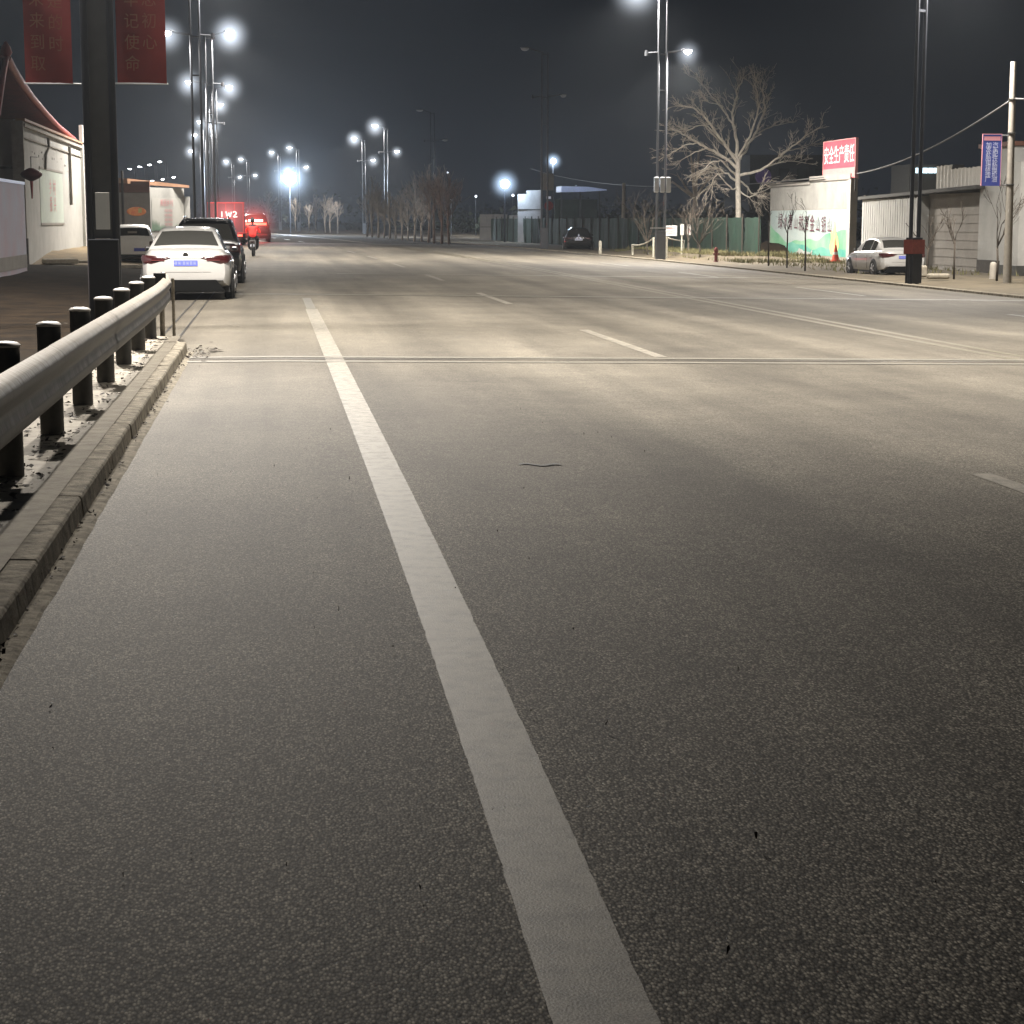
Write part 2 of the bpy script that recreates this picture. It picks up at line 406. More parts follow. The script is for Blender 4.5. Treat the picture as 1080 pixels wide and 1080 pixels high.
# markings
def strip(pts, w, z, name, m):
    b = MB(); rows = []
    for x, y in pts:
        j0, j1 = random.gauss(0, .0011), random.gauss(0, .0011); rows.append([(x - w/2 + j0, y, zg(x) + z), (x + w/2 + j1, y, zg(x) + z)])
    return tag(b.grid(rows).build(name, m), kind='structure')
LX = lambda y: .716 - .072 * math.exp(-max(0, y - 3.8) / 5.0)
strip([(LX(y), y) for y in frange(1, 35, .06)], .215, .004, 'edge_line', M['line'])
strip([(LX(y), y) for y in frange(35.1, 40, .7)], .17, .004, 'edge_line', M['line_far'])
d1, d2 = gp(612, 348), gp(702, 377)
DX = (d1.x + d2.x) / 2
for k in range(-1, 12):
    y0 = d2.y + 15.0 * k; y1 = y0 + (d1.y - d2.y)
    pts = [(DX + shift(y), y) for y in frange(y0, y1, 1.5)]
    if y1 < 16:
        q = gp(1034, 500); pts = [(q.x + .02 * (q.y - y) * .3, y) for y in frange(q.y - 5.5, q.y, .5)]
    if y1 < 8: continue
    strip(pts, .15, .004, 'lane_dash', M['line'] if k < 4 else M['line_far'])
for off in (-.16, .16):
    strip([(9.35 + off + shift(y), y) for y in frange(-4, 260, 5)], .14, .004, 'centre_line', M['yellow'])
for k in range(-1, 12):
    strip([(14.0 + shift(y), y) for y in frange(14 + 15*k, 20 + 15*k, 2)], .13, .004, 'lane_dash', M['line_far'])
def cross(y, w, z, m, name='expansion_joint', x0=-1.0, x1=17.6):
    b = MB(); rows = []
    for x in frange(x0, x1, 1.0):
        j = .012 * math.sin(x * 3.1) + .01 * math.sin(x * 7.7)
        rows.append([(x, y - w/2 + j, zg(x) + z), (x, y + w/2 + j, zg(x) + z)])
    tag(b.grid(rows).build(name, m), kind='structure')
JY = gp(540, 380).y
cross(JY - .33, .20, .006, M['joint']); cross(JY + .36, .22, .006, M['joint']); cross(JY + .02, .07, .008, M['tar'])
JY2 = gp(480, 312).y
cross(JY2, .45, .006, M['joint_faint'])
cross(gp(480, 290).y, .6, .006, M['joint_faint'], x0=2)
# flush gutter strips between kerb end and parked cars
for x in (-1.27, -1.52):
    strip([(x, y) for y in frange(24, 60, 3)], .03, .005, 'gutter_seam', M['tar'])
# small crack
b = MB(); p0 = gp(548, 491); 
pts = [(p0.x + .28 * t, p0.y + .05 * math.sin(t * 9) - .05 * t, zg(p0.x) + .005) for t in [i / 8 for i in range(9)]]
for i in range(8): b.quad(pts[i], pts[i+1], (pts[i+1][0], pts[i+1][1] + .07, pts[i+1][2]), (pts[i][0], pts[i][1] + .06, pts[i][2]))
tag(b.build('road_crack', M['tar']), kind='structure')

# left kerb, gutter strip and slab
kb = MB()
y = -4.0
while y < 23.4:
    L_ = random.choice((.75, .98, 1.0)); L_ = min(L_, 23.6 - y)
    dx = random.uniform(-.004, .004); dz = random.uniform(-.004, .003)
    prof = [(-1.03, -.02), (-1.045, .105), (-1.055, .122), (-1.17, .126), (-1.17, -.02)]
    kb.loft([[(px + dx, yy_, pz + dz) for px, pz in prof] for yy_ in (y + .003, y + L_ - .003)])
    y += L_
tag(kb.build('kerb', M['kerb'], bevel=.006), kind='structure')
ke = MB()
ke.loft([[(x, y_, z) for x, z in ((-1.08 - t*.45, 0), (-1.12 - t*.45, .13*(1-t*.3)), (-1.62, .13*(1-t*.3)), (-1.62, 0))] for y_, t in ((23.62, 0), (24.2, .25), (24.9, .7))])
tag(ke.build('kerb_end', M['slab'], bevel=.03), kind='structure')
gs = MB(); y = -4
rows = []
for y in frange(-4, 23.5, .35):
    rows.append([(-1.055, y, .012), (-.975 + .005 * random.uniform(-1, 1), y, .008), (-.955 + .006 * random.uniform(-1, 1), y, .001)])
tag(gs.grid(rows).build('gutter_strip', M['kerb']), kind='structure')
tag(MB().grid([[(-2.06, y, .10), (-1.6, y, .115), (-1.172, y, .12)] for y in frange(-4, 24.9, 1)]).build('footway_slab', M['slab']), kind='structure')
tag(MB().box(-2.12, -2.04, -4, 24.9, -.05, .13).build('slab_edge', M['kerb']), kind='structure')
lf = MB()
def leaf(x, y, z, s):
    a = random.uniform(0, 6.28); n = random.choice((4, 5, 6)); h = random.uniform(.003, .03)
    vs = [(x + s * math.cos(a + 6.28*k/n) * random.uniform(.4, 1.2), y + s * 1.3 * math.sin(a + 6.28*k/n) * random.uniform(.4, 1.2), z + h * random.random()) for k in range(n)]
    lf.add(vs, [tuple(range(n))])
for i in range(900):
    leaf(random.uniform(-2.02, -1.32), random.uniform(5, 24.5), .123, random.uniform(.006, .035))
for i in range(260):
    leaf(-1.02 + random.gauss(0, .025), random.uniform(4, 24), .014, random.uniform(.004, .02))
for i in range(60):
    leaf(random.uniform(-1.0, -.75), 23.2 + random.gauss(0, .7), .008, random.uniform(.01, .04))
for i in range(8):
    leaf(-.72 + random.gauss(0, .04), 23.6 + random.gauss(0, .12), .02, random.uniform(.03, .07))
for i in range(90):
    leaf(random.uniform(-.9, 2.8), random.uniform(3, 16), .005, random.uniform(.002, .006))
tag(lf.build('leaf_litter', M['leaf']), 'dry leaves and crumbs scattered over the slab under the guardrail', 'leaf litter', kind='stuff')

# ------------------------------------------------------------- guardrail
gr = empty('guardrail', 'galvanised steel guardrail on round posts along the left kerb', 'guardrail', (-1.54, 11.3, .12))
def rel(o, r): 
    o.parent = r; o.matrix_parent_inverse = Matrix.Translation(-Vector(r.location)); return o
posts_y = [11.3 + 2.2 * k for k in range(-4, 7)]
def w_profile():
    # (x outward to road, z) of a two-wave beam
    pts = []
    for k in range(29):
        t = k / 28; z = .82 - .37 * t
        tab = [(0, -1.39), (.04, -1.36), (.10, -1.325), (.18, -1.305), (.28, -1.303), (.40, -1.325), (.50, -1.340), (.60, -1.332), (.72, -1.318), (.84, -1.322), (.93, -1.35), (1, -1.385)]
        for (a, xa), (b_, xb) in zip(tab, tab[1:]):
            if t <= b_ + 1e-9: x = xa + (xb - xa) * (t - a) / (b_ - a); break
        pts.append((x, z))
    return pts
WP = w_profile()
prev = 2.5
seams = [3.4, 7.8, 12.2, 16.6, 21.0, 24.9]
def rail_piece(y0, y1, k):
    b = MB(); rows = []
    n = max(2, int((y1 - y0) / .4))
    off = .004 * (k % 2)
    for i in range(n + 1):
        y = y0 + (y1 - y0) * i / n
        lift = .0; side = 0
        if y > 22.5: lift = .03 * ((y - 22.5) / 2.4) ** 2
        rows.append([(x + off, y, z + lift) for x, z in WP])
    b.grid(rows)
    # return lip for thickness
    rows2 = [[(p[0] - .004, p[1], p[2]) for p in r] for r in rows]
    b.grid(rows2)
    return rel(b.build('rail', M['top_lit'], smooth='all'), gr)
for k in range(len(seams) - 1):
    r_ = rail_piece(seams[k], seams[k+1] + .30, k)
    sb = MB(); y0 = seams[k] + .01
    if k:
        rows = [[(x + .006, y0 + d, z + .001) for x, z in WP] for d in (0, .012)]
        sb.grid(rows); s_ = sb.build('seam', M['black'], smooth='all'); s_.parent = r_
    for zz, xx in ((.66, -1.372), (.60, -1.372)):
        for d in (.08, .2):
            bt = MB(); bt.lathe([(.014, 0), (.014, .016), (.006, .02)], (xx + .0, y0 + d, zz), 'x', 8)
            o = bt.build('bolt', M['post']); o.parent = r_
for i, py in enumerate(posts_y):
    b = MB(); b.lathe([(.082, .0), (.082, .76)], (-1.54, py, .12), 'z', 24)
    p_ = rel(b.build('post', M['post'], smooth=40), gr)
    b = MB(); b.lathe([(.086, .872), (.088, .884), (.07, .899), (.03, .905)], (-1.54, py, 0), 'z', 24)
    c_ = b.build('cap', M['cap'], smooth=50); c_.parent = p_
    b = MB(); b.box(-1.475, -1.385, py - .05, py + .05, .50, .75)
    rel(b.build('spacer_block', M['post'], bevel=.006), gr)
b = MB(); b.box(-1.52, -1.36, 25.2, 25.23, .62, .92)
rel(b.build('end_plate', M['black'], bevel=.01), gr)
# light terminal posts at the far end
for (x, y_, z1, r_) in ((-1.50, 26.6, .86, .035), (-1.36, 26.9, .80, .022)):
    b = MB(); b.tube([(x, y_, 0), (x, y_, z1)], r_, 10)
    rel(b.build('end_post', M['kerb'], smooth=40), gr)
b = MB(); rows = []
for i in range(13):
    t = i / 12; y_ = 25.2 + 1.3 * t
    rows.append([(x - .10 * t * t, y_, z + .03 + .12 * t * t - (z - .63) * .3 * t) for x, z in WP])
b.grid(rows); rel(b.build('end_wing', M['top_lit'], smooth='all'), gr)

def glow(parent, p, R0, k, col=(.80, .88, 1)):  # added self-emitting sphere that stands in for glare around lights
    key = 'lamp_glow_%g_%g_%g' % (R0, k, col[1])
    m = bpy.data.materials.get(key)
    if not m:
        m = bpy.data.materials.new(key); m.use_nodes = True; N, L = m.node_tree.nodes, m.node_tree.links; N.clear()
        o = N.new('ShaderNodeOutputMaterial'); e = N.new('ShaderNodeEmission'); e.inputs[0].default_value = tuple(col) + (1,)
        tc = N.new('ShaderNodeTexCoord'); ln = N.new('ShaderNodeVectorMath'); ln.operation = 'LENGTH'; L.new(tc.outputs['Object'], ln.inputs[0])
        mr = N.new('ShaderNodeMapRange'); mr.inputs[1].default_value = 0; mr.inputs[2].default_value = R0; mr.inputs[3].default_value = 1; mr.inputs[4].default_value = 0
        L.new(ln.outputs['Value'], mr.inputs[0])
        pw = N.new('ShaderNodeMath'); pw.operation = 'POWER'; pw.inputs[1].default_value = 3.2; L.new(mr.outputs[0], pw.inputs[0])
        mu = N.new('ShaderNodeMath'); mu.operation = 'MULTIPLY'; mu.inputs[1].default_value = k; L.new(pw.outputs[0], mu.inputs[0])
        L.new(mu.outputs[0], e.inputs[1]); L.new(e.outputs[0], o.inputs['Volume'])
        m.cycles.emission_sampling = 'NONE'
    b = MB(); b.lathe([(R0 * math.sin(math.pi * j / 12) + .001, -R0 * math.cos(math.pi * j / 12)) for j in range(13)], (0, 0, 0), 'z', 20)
    return b.build('added_halo', m, parent, smooth='all', loc=p)
# ---------------------------------------------------------- street lamps
FL=0
def make_lamp(label, X, Y, side=-1, main=True, small=True, near=False, lit=1.0, h=12.15, hs=9.3, tw=.37, gap_rot=0, col=None, sm_lit=None, group='twin-tube street lamps along the road'):
    """side: +1 when the road lies to the right of the pole (left kerb), -1 for the right kerb"""
    z0 = zg(X) + (0.03 if X > 15 else 0)
    t = empty('street_lamp', label, 'street lamp', (X, Y, z0), 0, group)
    pm = col or M['pole']
    for sx in (-1, 1):
        b = MB(); cx, cy = sx * tw/2 * math.cos(gap_rot), sx * tw/2 * math.sin(gap_rot)
        b.tube([(cx, cy, 0), (cx, cy, h * .5), (cx, cy, h - .2)], [.062, .056, .048], 12)
        b.build('tube', pm, t, smooth=40)
    b = MB(); w = tw/2 + .04
    b.box(-w, w, -.13, .13, .02, 1.32)
    bx = b.build('base_box', pm, t, bevel=.015, rotz=gap_rot)
    for z in (7.6, hs - .1, h - .35):
        b = MB(); b.box(-w + .02, w - .02, -.03, .03, z, z + .07)
        b.build('cross_brace', pm, t, rotz=gap_rot)
    def arm(z, sgn, L_, lens_m, hd, rise):
        b = MB(); b.tube([(sgn * .1, 0, z), (sgn * L_ * .6, 0, z + rise * .5), (sgn * L_, 0, z + rise)], [.045, .04, .032], 8)
        a = b.build('arm', pm, t, smooth=40)
        b = MB(); x0, x1 = sgn * (L_ - .15), sgn * (L_ + hd)
        zz = z + rise
        b.loft([[(x0, -.07, zz - .03), (x0, .07, zz - .03), (x0, .07, zz + .04), (x0, -.07, zz + .04)],
                [(x0 + sgn*hd*.4, -.15, zz - .035), (x0 + sgn*hd*.4, .15, zz - .035), (x0 + sgn*hd*.4, .13, zz + .07), (x0 + sgn*hd*.4, -.13, zz + .07)],
                [(x1, -.12, zz + .0), (x1, .12, zz + .0), (x1, .1, zz + .05), (x1, -.1, zz + .05)]])
        hh = b.build('lamp_head', pm, t, bevel=.01)
        b = MB(); cx = (x0 + x1) / 2 + sgn * .05
        prof = [(hd * .52, .03), (hd * .50, -.03), (hd * .38, -.10), (hd * .16, -.14)]
        b.lathe(prof, (cx, 0, zz - .03), 'z', 16)
        l = b.build('lens', lens_m, hh, smooth=50)
        return Vector((cx, 0, zz - .3))
    far = Y > 170
    if main is not None:
        p = arm(h - .2, side, 1.0 if not far else .9, (M['lens'] if main else M['lens_dim']), .5 if not far else .62, .25)
        if main and lit > 0:
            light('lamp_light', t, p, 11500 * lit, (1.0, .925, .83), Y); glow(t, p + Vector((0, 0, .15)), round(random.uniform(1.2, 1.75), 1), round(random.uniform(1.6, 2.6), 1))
    if small is not None:
        p = arm(hs, -side, .6 if near else 1.0, (M['lens'] if small else M['lens_dim']), .36 if not far else .5, .12)
        if small and lit > 0:
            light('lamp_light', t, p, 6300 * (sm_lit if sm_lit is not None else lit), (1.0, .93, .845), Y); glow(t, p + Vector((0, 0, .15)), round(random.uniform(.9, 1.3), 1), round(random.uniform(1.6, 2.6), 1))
        b = MB(); b.tube([(side * .1, 0, hs + .02), (side * .75, 0, hs - .02)], .03, 8); b.tube([(side * .75, 0, hs + .09), (side * .75, 0, hs - .15)], [.07, .10], 10)
        b.build('camera_stub', pm, t, smooth=40)
    return t
def light(name, parent, p, power, col, Y=0, size=None, blend=1.0, rad=.24):
    if size is None: size, blend = (158, .75) if Y < 40 else (164, 1.0)
    l = bpy.data.lights.new(name, 'SPOT'); l.energy = power; l.color = col; l.spot_size = R(size); l.spot_blend = blend
    l.shadow_soft_size = rad
    l.use_nodes = True; N, L = l.node_tree.nodes, l.node_tree.links
    em = N['Emission']; tc = N.new('ShaderNodeTexCoord'); sp = N.new('ShaderNodeSeparateXYZ'); L.new(tc.outputs['Normal'], sp.inputs[0])
    def mth(op, a, b=None):
        n = N.new('ShaderNodeMath'); n.operation = op
        for i, v in enumerate((a, b)):
            if v is None: continue
            if isinstance(v, (int, float)): n.inputs[i].default_value = v
            else: L.new(v, n.inputs[i])
        return n.outputs[0]
    z2 = mth('MULTIPLY', sp.outputs[2], sp.outputs[2])
    L.new(mth('DIVIDE', 1.15, mth('ADD', z2, .26)), em.inputs['Strength'])      # batwing distribution of a street lamp
    o = bpy.data.objects.new(name, l); COL.objects.link(o); o.parent = parent; o.location = p
    return o
grp = 'twin-tube street lamps along the road'
GP = M['pole_light']
near = make_lamp('nearest street lamp on the left, behind the guardrail, hung with two red banners', -2.46, 29.0, 1, lit=.92, sm_lit=1.7, near=True)
b = MB(); b.box(-.135, .135, -.03, .03, 1.33, 11.9); b.build('infill_plate', mat('infill_dark', (.075, .080, .088), .6, scale=3, amt=.2), near)
make_lamp('street lamp behind the white sedan, small lit head at left', -3.0, 83, 1, lit=.9)
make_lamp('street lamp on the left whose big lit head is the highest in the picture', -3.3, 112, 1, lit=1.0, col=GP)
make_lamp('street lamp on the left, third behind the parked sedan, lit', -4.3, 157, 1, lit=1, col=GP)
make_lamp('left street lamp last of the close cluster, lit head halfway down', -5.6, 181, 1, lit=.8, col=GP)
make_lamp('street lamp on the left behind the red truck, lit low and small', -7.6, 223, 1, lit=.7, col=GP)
t53 = make_lamp('street lamp at the right kerb with an orange band on its base', 18.30, 53, -1, lit=.6, sm_lit=1.2, gap_rot=R(35))
# orange band
b = MB(); b.box(-.31, .31, -.142, .142, .86, 1.26); b.build('band', M['orange'], t53, rotz=R(35))
t88 = make_lamp('street lamp at the right kerb with meter boxes on its tubes', 17.78, 86.5, -1, lit=1.0, sm_lit=2.3, col=M['pole_light'])
for sx in (-.26, .02, .3):
    b = MB(); b.box(sx - .11, sx + .11, -.24, -.10, 3.05, 3.75); b.build('meter_box', M['steel'], t88, bevel=.04)
b = MB(); b.box(-.5, .5, -.12, -.05, 1.42, 1.47); b.build('bracket', M['steel'], t88)
make_lamp('unlit street lamp right of the dark hoardings, by the black car', 16.9, 118, -1, main=False, small=False, col=mat('pole_mid', (.12, .13, .15), .4, .4, scale=3, amt=.2))
make_lamp('faint unlit street lamp among the roadside trees', 15.6, 185, -1, main=False, small=False)
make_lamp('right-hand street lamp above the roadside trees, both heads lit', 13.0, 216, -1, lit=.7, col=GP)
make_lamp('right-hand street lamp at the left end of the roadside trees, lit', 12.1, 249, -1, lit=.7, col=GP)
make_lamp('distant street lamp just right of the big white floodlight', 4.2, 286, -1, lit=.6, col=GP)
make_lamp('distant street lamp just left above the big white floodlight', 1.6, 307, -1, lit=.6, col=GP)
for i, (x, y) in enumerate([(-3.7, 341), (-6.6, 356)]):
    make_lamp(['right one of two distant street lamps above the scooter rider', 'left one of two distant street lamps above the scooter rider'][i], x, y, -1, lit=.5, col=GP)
fl = ['nearest', 'second', 'third', 'fourth', 'fifth', 'sixth']
for i, (x, y) in enumerate([(-18.7, 359), (-21.8, 379), (-24.6, 393), (-27.8, 410), (-33.0, 430), (-35.6, 440)]):
    make_lamp('far street lamp over the mural building, %s from the right' % fl[i].replace('nearest', 'first'), x, y, -1, lit=0, col=GP)
# off-frame partner that lights the near road
make_lamp('street lamp at the right kerb nearest the camera', 18.4, 22.5, -1, lit=1.75, small=False)
for o in bpy.data.objects:
    if o.type == 'LIGHT' and o.parent and abs(o.parent.location.y - 22.5) < .1:
        o.data.spot_size = R(94); o.data.spot_blend = .75; o.rotation_euler = (0, R(-20), 0)   # head tilted towards the road
        o.rotation_euler = (0, R(20), 0)

# banners and the notice panel on the near lamp
def banner(px0, px1, cols, sgn, lab):
    Y = 29.0
    a = at(px0, 88, Y - .0); c = at(px1, 88, Y)
    x0, x1 = a.x, c.x; zb = a.z; zt = zb + 2.6
    t = empty('banner', lab, 'banner', ((x0 + x1) / 2, Y, zb), 0, 'banners hung on the near street lamp')
    w = (x1 - x0) / 2; b = MB(); rows = []
    for i in range(14):
        z = (zt - zb) * i / 13
        rows.append([(-w + 2 * w * k / 6, -.0 + .012 * math.sin(z * 2.2 + k * .8), z) for k in range(7)])
    b.grid(rows); b.build('cloth', M['banner'], t, smooth='all')
    b = MB()
    for z in (.0, zt - zb): b.tube([(-w - .02, 0, z), (w + .02, 0, z)], .012, 8)
    e = (x0 + x1) / 2; 
    b.tube([((-w if sgn > 0 else w), 0, .0), ((-w if sgn > 0 else w) - sgn * .12, 0, .0)], .012, 8)
    b.build('rod', M['steel'], t)
    ch = .2; 
    for (cx, zt_, txt) in cols:
        for k, c_ in enumerate(reversed(txt)):
            put_text(c_, 'lettering', M['banner_t'], t, .235, (cx * w, -.045, zt_ + k * .305), (1, 0, 0), (0, 0, 1), .95, .004)
banner(27, 77, [(-.42, .27, '幸福未来到取'), (.36, .55, '光明是的时')], -1, 'red banner left of the near lamp tubes, two columns of faded characters')
banner(124, 176, [(-.36, .27, '牢记使命'), (.36, .58, '不忘初心')], 1, 'red banner right of the near lamp tubes, lowest character at its left')
b = MB(); pa, pb = at(101.5, 242, 28.86), at(115, 203, 28.86)
b.box(pa.x, pb.x, 28.85, 28.87, pa.z, pb.z)
tag(b.build('notice_board', M['panel'], bevel=.004), 'pale notice panel fixed between the tubes of the near street lamp', 'notice board')

# ------------------------------------------------------------------ cars
def lerp(a, b, t): return a + (b - a) * t
def interp(tab, y):
    if y <= tab[0][0]: return tab[0][1:]
    for p, q in zip(tab, tab[1:]):
        if y <= q[0]:
            t = (y - p[0]) / (q[0] - p[0]); return tuple(lerp(a, b, t) for a, b in zip(p[1:], q[1:]))
    return tab[-1][1:]
def car_wheel(parent, x, y, r, sgn):
    w = empty_child('wheel', parent, (x, y, r))
    return w
def make_car(kind, name, label, cat, paint, X, Y, rz=0, sc=1, z=None, group=None, special=False):
    t = empty(name, label, cat, (X, Y, zg(X) if z is None else z), rz, group, sc)
    if kind == 'sedan':
        L_ = 4.55
        low = [(0,.60,.42,.66,.50,.84),(.04,.78,.34,.72,.60,.95),(.16,.86,.27,.76,.68,1.01),(.5,.895,.23,.80,.74,1.03),(1.0,.90,.2,.84,.76,1.0),(2.2,.90,.19,.83,.77,.97),
               (3.3,.90,.2,.80,.76,.95),(4.0,.87,.22,.70,.70,.84),(4.35,.80,.27,.60,.62,.72),(4.5,.66,.34,.54,.5,.62)]
        gh = [(.42,1.01),(.62,1.13),(.85,1.25),(1.1,1.345),(1.4,1.41),(1.8,1.445),(2.3,1.44),(2.65,1.37),(3.0,1.17),(3.35,.95)]
        wb, wr, zbase, ztop = .80, .56, .90, 1.42; rw = (.52, 1.12); ws = (2.55, 3.25); rwh = .32; axl = (.92, 3.62)
        sides = [(1.12, 1.62), (1.68, 2.62)]
    elif kind == 'suv':
        L_ = 4.6
        low = [(0,.72,.45,.80,.62,.98),(.05,.86,.36,.86,.72,1.06),(.2,.92,.3,.9,.78,1.08),(1.0,.94,.26,.95,.82,1.08),(2.3,.94,.25,.94,.82,1.06),
               (3.3,.94,.26,.92,.82,1.04),(4.1,.91,.28,.84,.76,.96),(4.45,.84,.33,.7,.66,.86),(4.58,.7,.4,.6,.5,.7)]
        gh = [(.08,1.07),(.2,1.28),(.34,1.48),(.5,1.60),(.8,1.66),(1.6,1.70),(2.4,1.67),(2.8,1.55),(3.1,1.34),(3.4,1.05)]
        wb, wr, zbase, ztop = .86, .66, 1.0, 1.66; rw = (.12, .42); ws = (2.65, 3.25); rwh = .37; axl = (.85, 3.65)
        sides = [(.55, 1.15), (1.22, 2.0), (2.06, 2.8)]
    else:
        L_ = 3.6
        low = [(0,.66,.40,.72,.60,.92),(.04,.76,.3,.76,.68,1.0),(.15,.80,.25,.8,.70,1.02),(1.0,.81,.2,.86,.72,1.02),(2.2,.81,.2,.85,.72,1.0),
               (2.9,.8,.21,.8,.70,.94),(3.4,.74,.26,.66,.60,.8),(3.58,.6,.34,.55,.45,.62)]
        gh = [(.06,1.0),(.13,1.18),(.22,1.34),(.36,1.44),(.7,1.50),(1.4,1.51),(1.9,1.48),(2.3,1.34),(2.6,1.15),(2.85,.97)]
        wb, wr, zbase, ztop = .75, .58, .92, 1.46; rw = (.09, .27); ws = (2.1, 2.75); rwh = .28; axl = (.62, 2.95)
        sides = [(.4, 1.1), (1.16, 2.15)]
    def ring(y):
        w, zb, zs, wt, zt = interp(low, y)
        h = [(w*.80, zb), (w*.95, zb+.03), (w*.985, zb+.14), (w, lerp(zb, zs, .55)), (w*.992, zs-.04), (w*.965, zs+.03), (lerp(w, wt, .75), lerp(zs, zt, .80)), (wt, zt-.01), (wt*.6, zt+.012)]
        return [(x, y, z_) for x, z_ in h] + [(0, y, zt+.016)] + [(-x, y, z_) for x, z_ in reversed(h)] + [(0, y, zb)]
    yy = sorted(set([s[0] for s in low] + [.3, .75, 1.5, 1.9, 2.6, 3.0, 3.7]))
    yy = [y for y in yy if y <= low[-1][0]]
    b = MB(); b.loft([ring(y) for y in yy])
    body = b.build('body', paint, t, smooth=38)
    def roofz(y): return interp(gh, y)[0]
    def topw(z_): return lerp(wb, wr, max(0, min(1, (z_ - zbase) / (ztop - zbase))))
    def gring(y):
        zr = roofz(y); wt = topw(zr)
        h = [(wb, zbase - .1), (wb, zbase), (lerp(wb, wt, .5), lerp(zbase, zr, .5)), (lerp(wb, wt, .9), lerp(zbase, zr, .9)), (wt * .97, zr - .012), (wt * .8, zr + .012), (wt*.4, zr + .026)]
        return [(x, y, z_) for x, z_ in h] + [(0, y, zr + .03)] + [(-x, y, z_) for x, z_ in reversed(h)]
    b = MB(); gy = sorted(set([g[0] for g in gh] + [lerp(gh[0][0], gh[-1][0], k / 16) for k in range(17)]))
    b.loft([gring(y) for y in gy]); b.build('cabin', paint, t, smooth=50)
    def gtop(s, zr, wt):
        a = abs(s); return zr + .03 - .018 * (a / .8) ** 2 * 1.0
    def win(y0, y1, f0, f1, name):
        b = MB(); rows = []
        for i in range(7):
            y = lerp(y0, y1, i / 6); zr = roofz(y); wt = topw(zr)
            f = lerp(f0, f1, i / 6)
            rows.append([(wt * s * f, y, gtop(s * f, zr, wt) + .008) for s in (-1, -.66, -.33, 0, .33, .66, 1)])
        b.grid(rows); return b.build(name, M['glass'], t, smooth='all')
    win(rw[0], rw[1], .90, .86, 'rear_window'); win(ws[1], ws[0], .90, .86, 'windscreen')
    for sgn in (-1, 1):
        for y0, y1 in sides:
            b = MB(); rows = []
            for i in range(6):
                y = lerp(y0, y1, i / 5); zr = roofz(y) - .07; za = zbase + .08; wt = topw(roofz(y)); 
                r_ = []
                for k in range(4):
                    z_ = lerp(za, max(zr, za + .02), k / 3)
                    f = (z_ - zbase) / max(.05, roofz(y) - zbase)
                    r_.append((sgn * (lerp(wb, wt, f) + .009), y, z_))
                rows.append(r_)
            b.grid(rows); b.build('side_window', M['glass'], t, smooth='all')
        # mirror
        b = MB(); ym = ws[1] - .35; b.box(sgn * (wb + .05), sgn * (wb + .19), ym - .05, ym + .06, zbase + .04, zbase + .14)
        b.build('mirror', M['black_paint'], t, bevel=.03)
        # door seams
        for y in [s[0] - .03 for s in sides] + [ws[0] + .3]:
            b = MB()
            w_, zb_, zs_, wt_, zt_ = interp(low, y)
            b.box(sgn * (w_ - .01), sgn * (w_ + .002), y - .006, y + .006, zb_ + .12, zs_ - .03)
            b.build('door_seam', M['black'], t)
        b = MB()
        for y0, y1 in sides[-2:]:
            w_, zb_, zs_, wt_, zt_ = interp(low, y0 + .12)
            b.box(sgn * (w_ - .01), sgn * (w_ + .022), y0 + .05, y0 + .22, zs_ - .10, zs_ - .065)
        b.build('door_handle', paint, t, bevel=.008)
        for ya in axl:
            w_ = interp(low, ya)[0]
            b = MB(); b.lathe([(rwh + .045, -.002), (rwh + .045, .012), (rwh + .02, .014)], (0, 0, 0), 'x', 28)
            vs = [(sgn * (w_ - .012 + v[0]), v[1] + ya, v[2] + rwh) for v in b.v]
            b2 = MB(); b2.v = vs; b2.f = b.f
            b2.build('wheel_arch', M['black'], t)
            wh = bpy.data.objects.new('wheel', None)
            b = MB(); prof = [(rwh*.62, -.10), (rwh*.93, -.10), (rwh, -.07), (rwh, .07), (rwh*.93, .10), (rwh*.62, .10)]
            b.lathe(prof, (0, 0, 0), 'x', 28)
            tb = b.build('wheel', M['rubber'], t, smooth=40, loc=(sgn * (w_ - .06), ya, rwh))
            b = MB(); b.lathe([(rwh*.60, 0), (rwh*.60, .012), (rwh*.5, .004), (rwh*.14, .004), (rwh*.12, .02)], (0, 0, 0), 'x', 20)
            for k in range(5):
                a = k * 2 * math.pi / 5
                b.tube([(.014, 0, 0), (.014, math.cos(a) * rwh * .56, math.sin(a) * rwh * .56)], .022, 6)
            rv = MB(); rv.v = [(sgn * (v[0] + .092), v[1], v[2]) for v in b.v]; rv.f = b.f
            rv.build('rim', M['rim'], tb, smooth=40)
    # rear details
    if kind == 'sedan':
        for sgn in (-1, 1):
            b = MB(); rows = []
            outl = [(.30, .865, .835), (.42, .875, .80), (.55, .885, .76), (.68, .895, .735), (.78, .90, .735), (.84, .905, .745)]
            for x, zt_, zb_ in outl:
                yb = .035 if x < .6 else .035 + (x - .6) ** 2 * 1.6
                rows.append([(sgn * x, yb - .035, zb_), (sgn * x, yb - .05, (zb_+zt_)/2), (sgn * x, yb - .02, zt_)])
            rows.append([(sgn * .90, .32, .80), (sgn * .905, .34, .85), (sgn * .885, .36, .895)])
            b.grid(rows); tl = b.build('tail_light', M['tail'], t, smooth=60)
            b = MB(); b.box(sgn * .42, sgn * .68, -.025, -.005, .795, .808); b.build('reflector', mat('tail_strip', (.13, .03, .03), .3, amt=0), tl)
            b = MB(); b.box(sgn * .50, sgn * .74, -.0, .05, .385, .40); b.build('bumper_slot', M['black'], t)
        b = MB(); b.box(-.34, .34, -.005, .06, .845, .865); b.build('trim_strip', M['chrome'], t, bevel=.006)
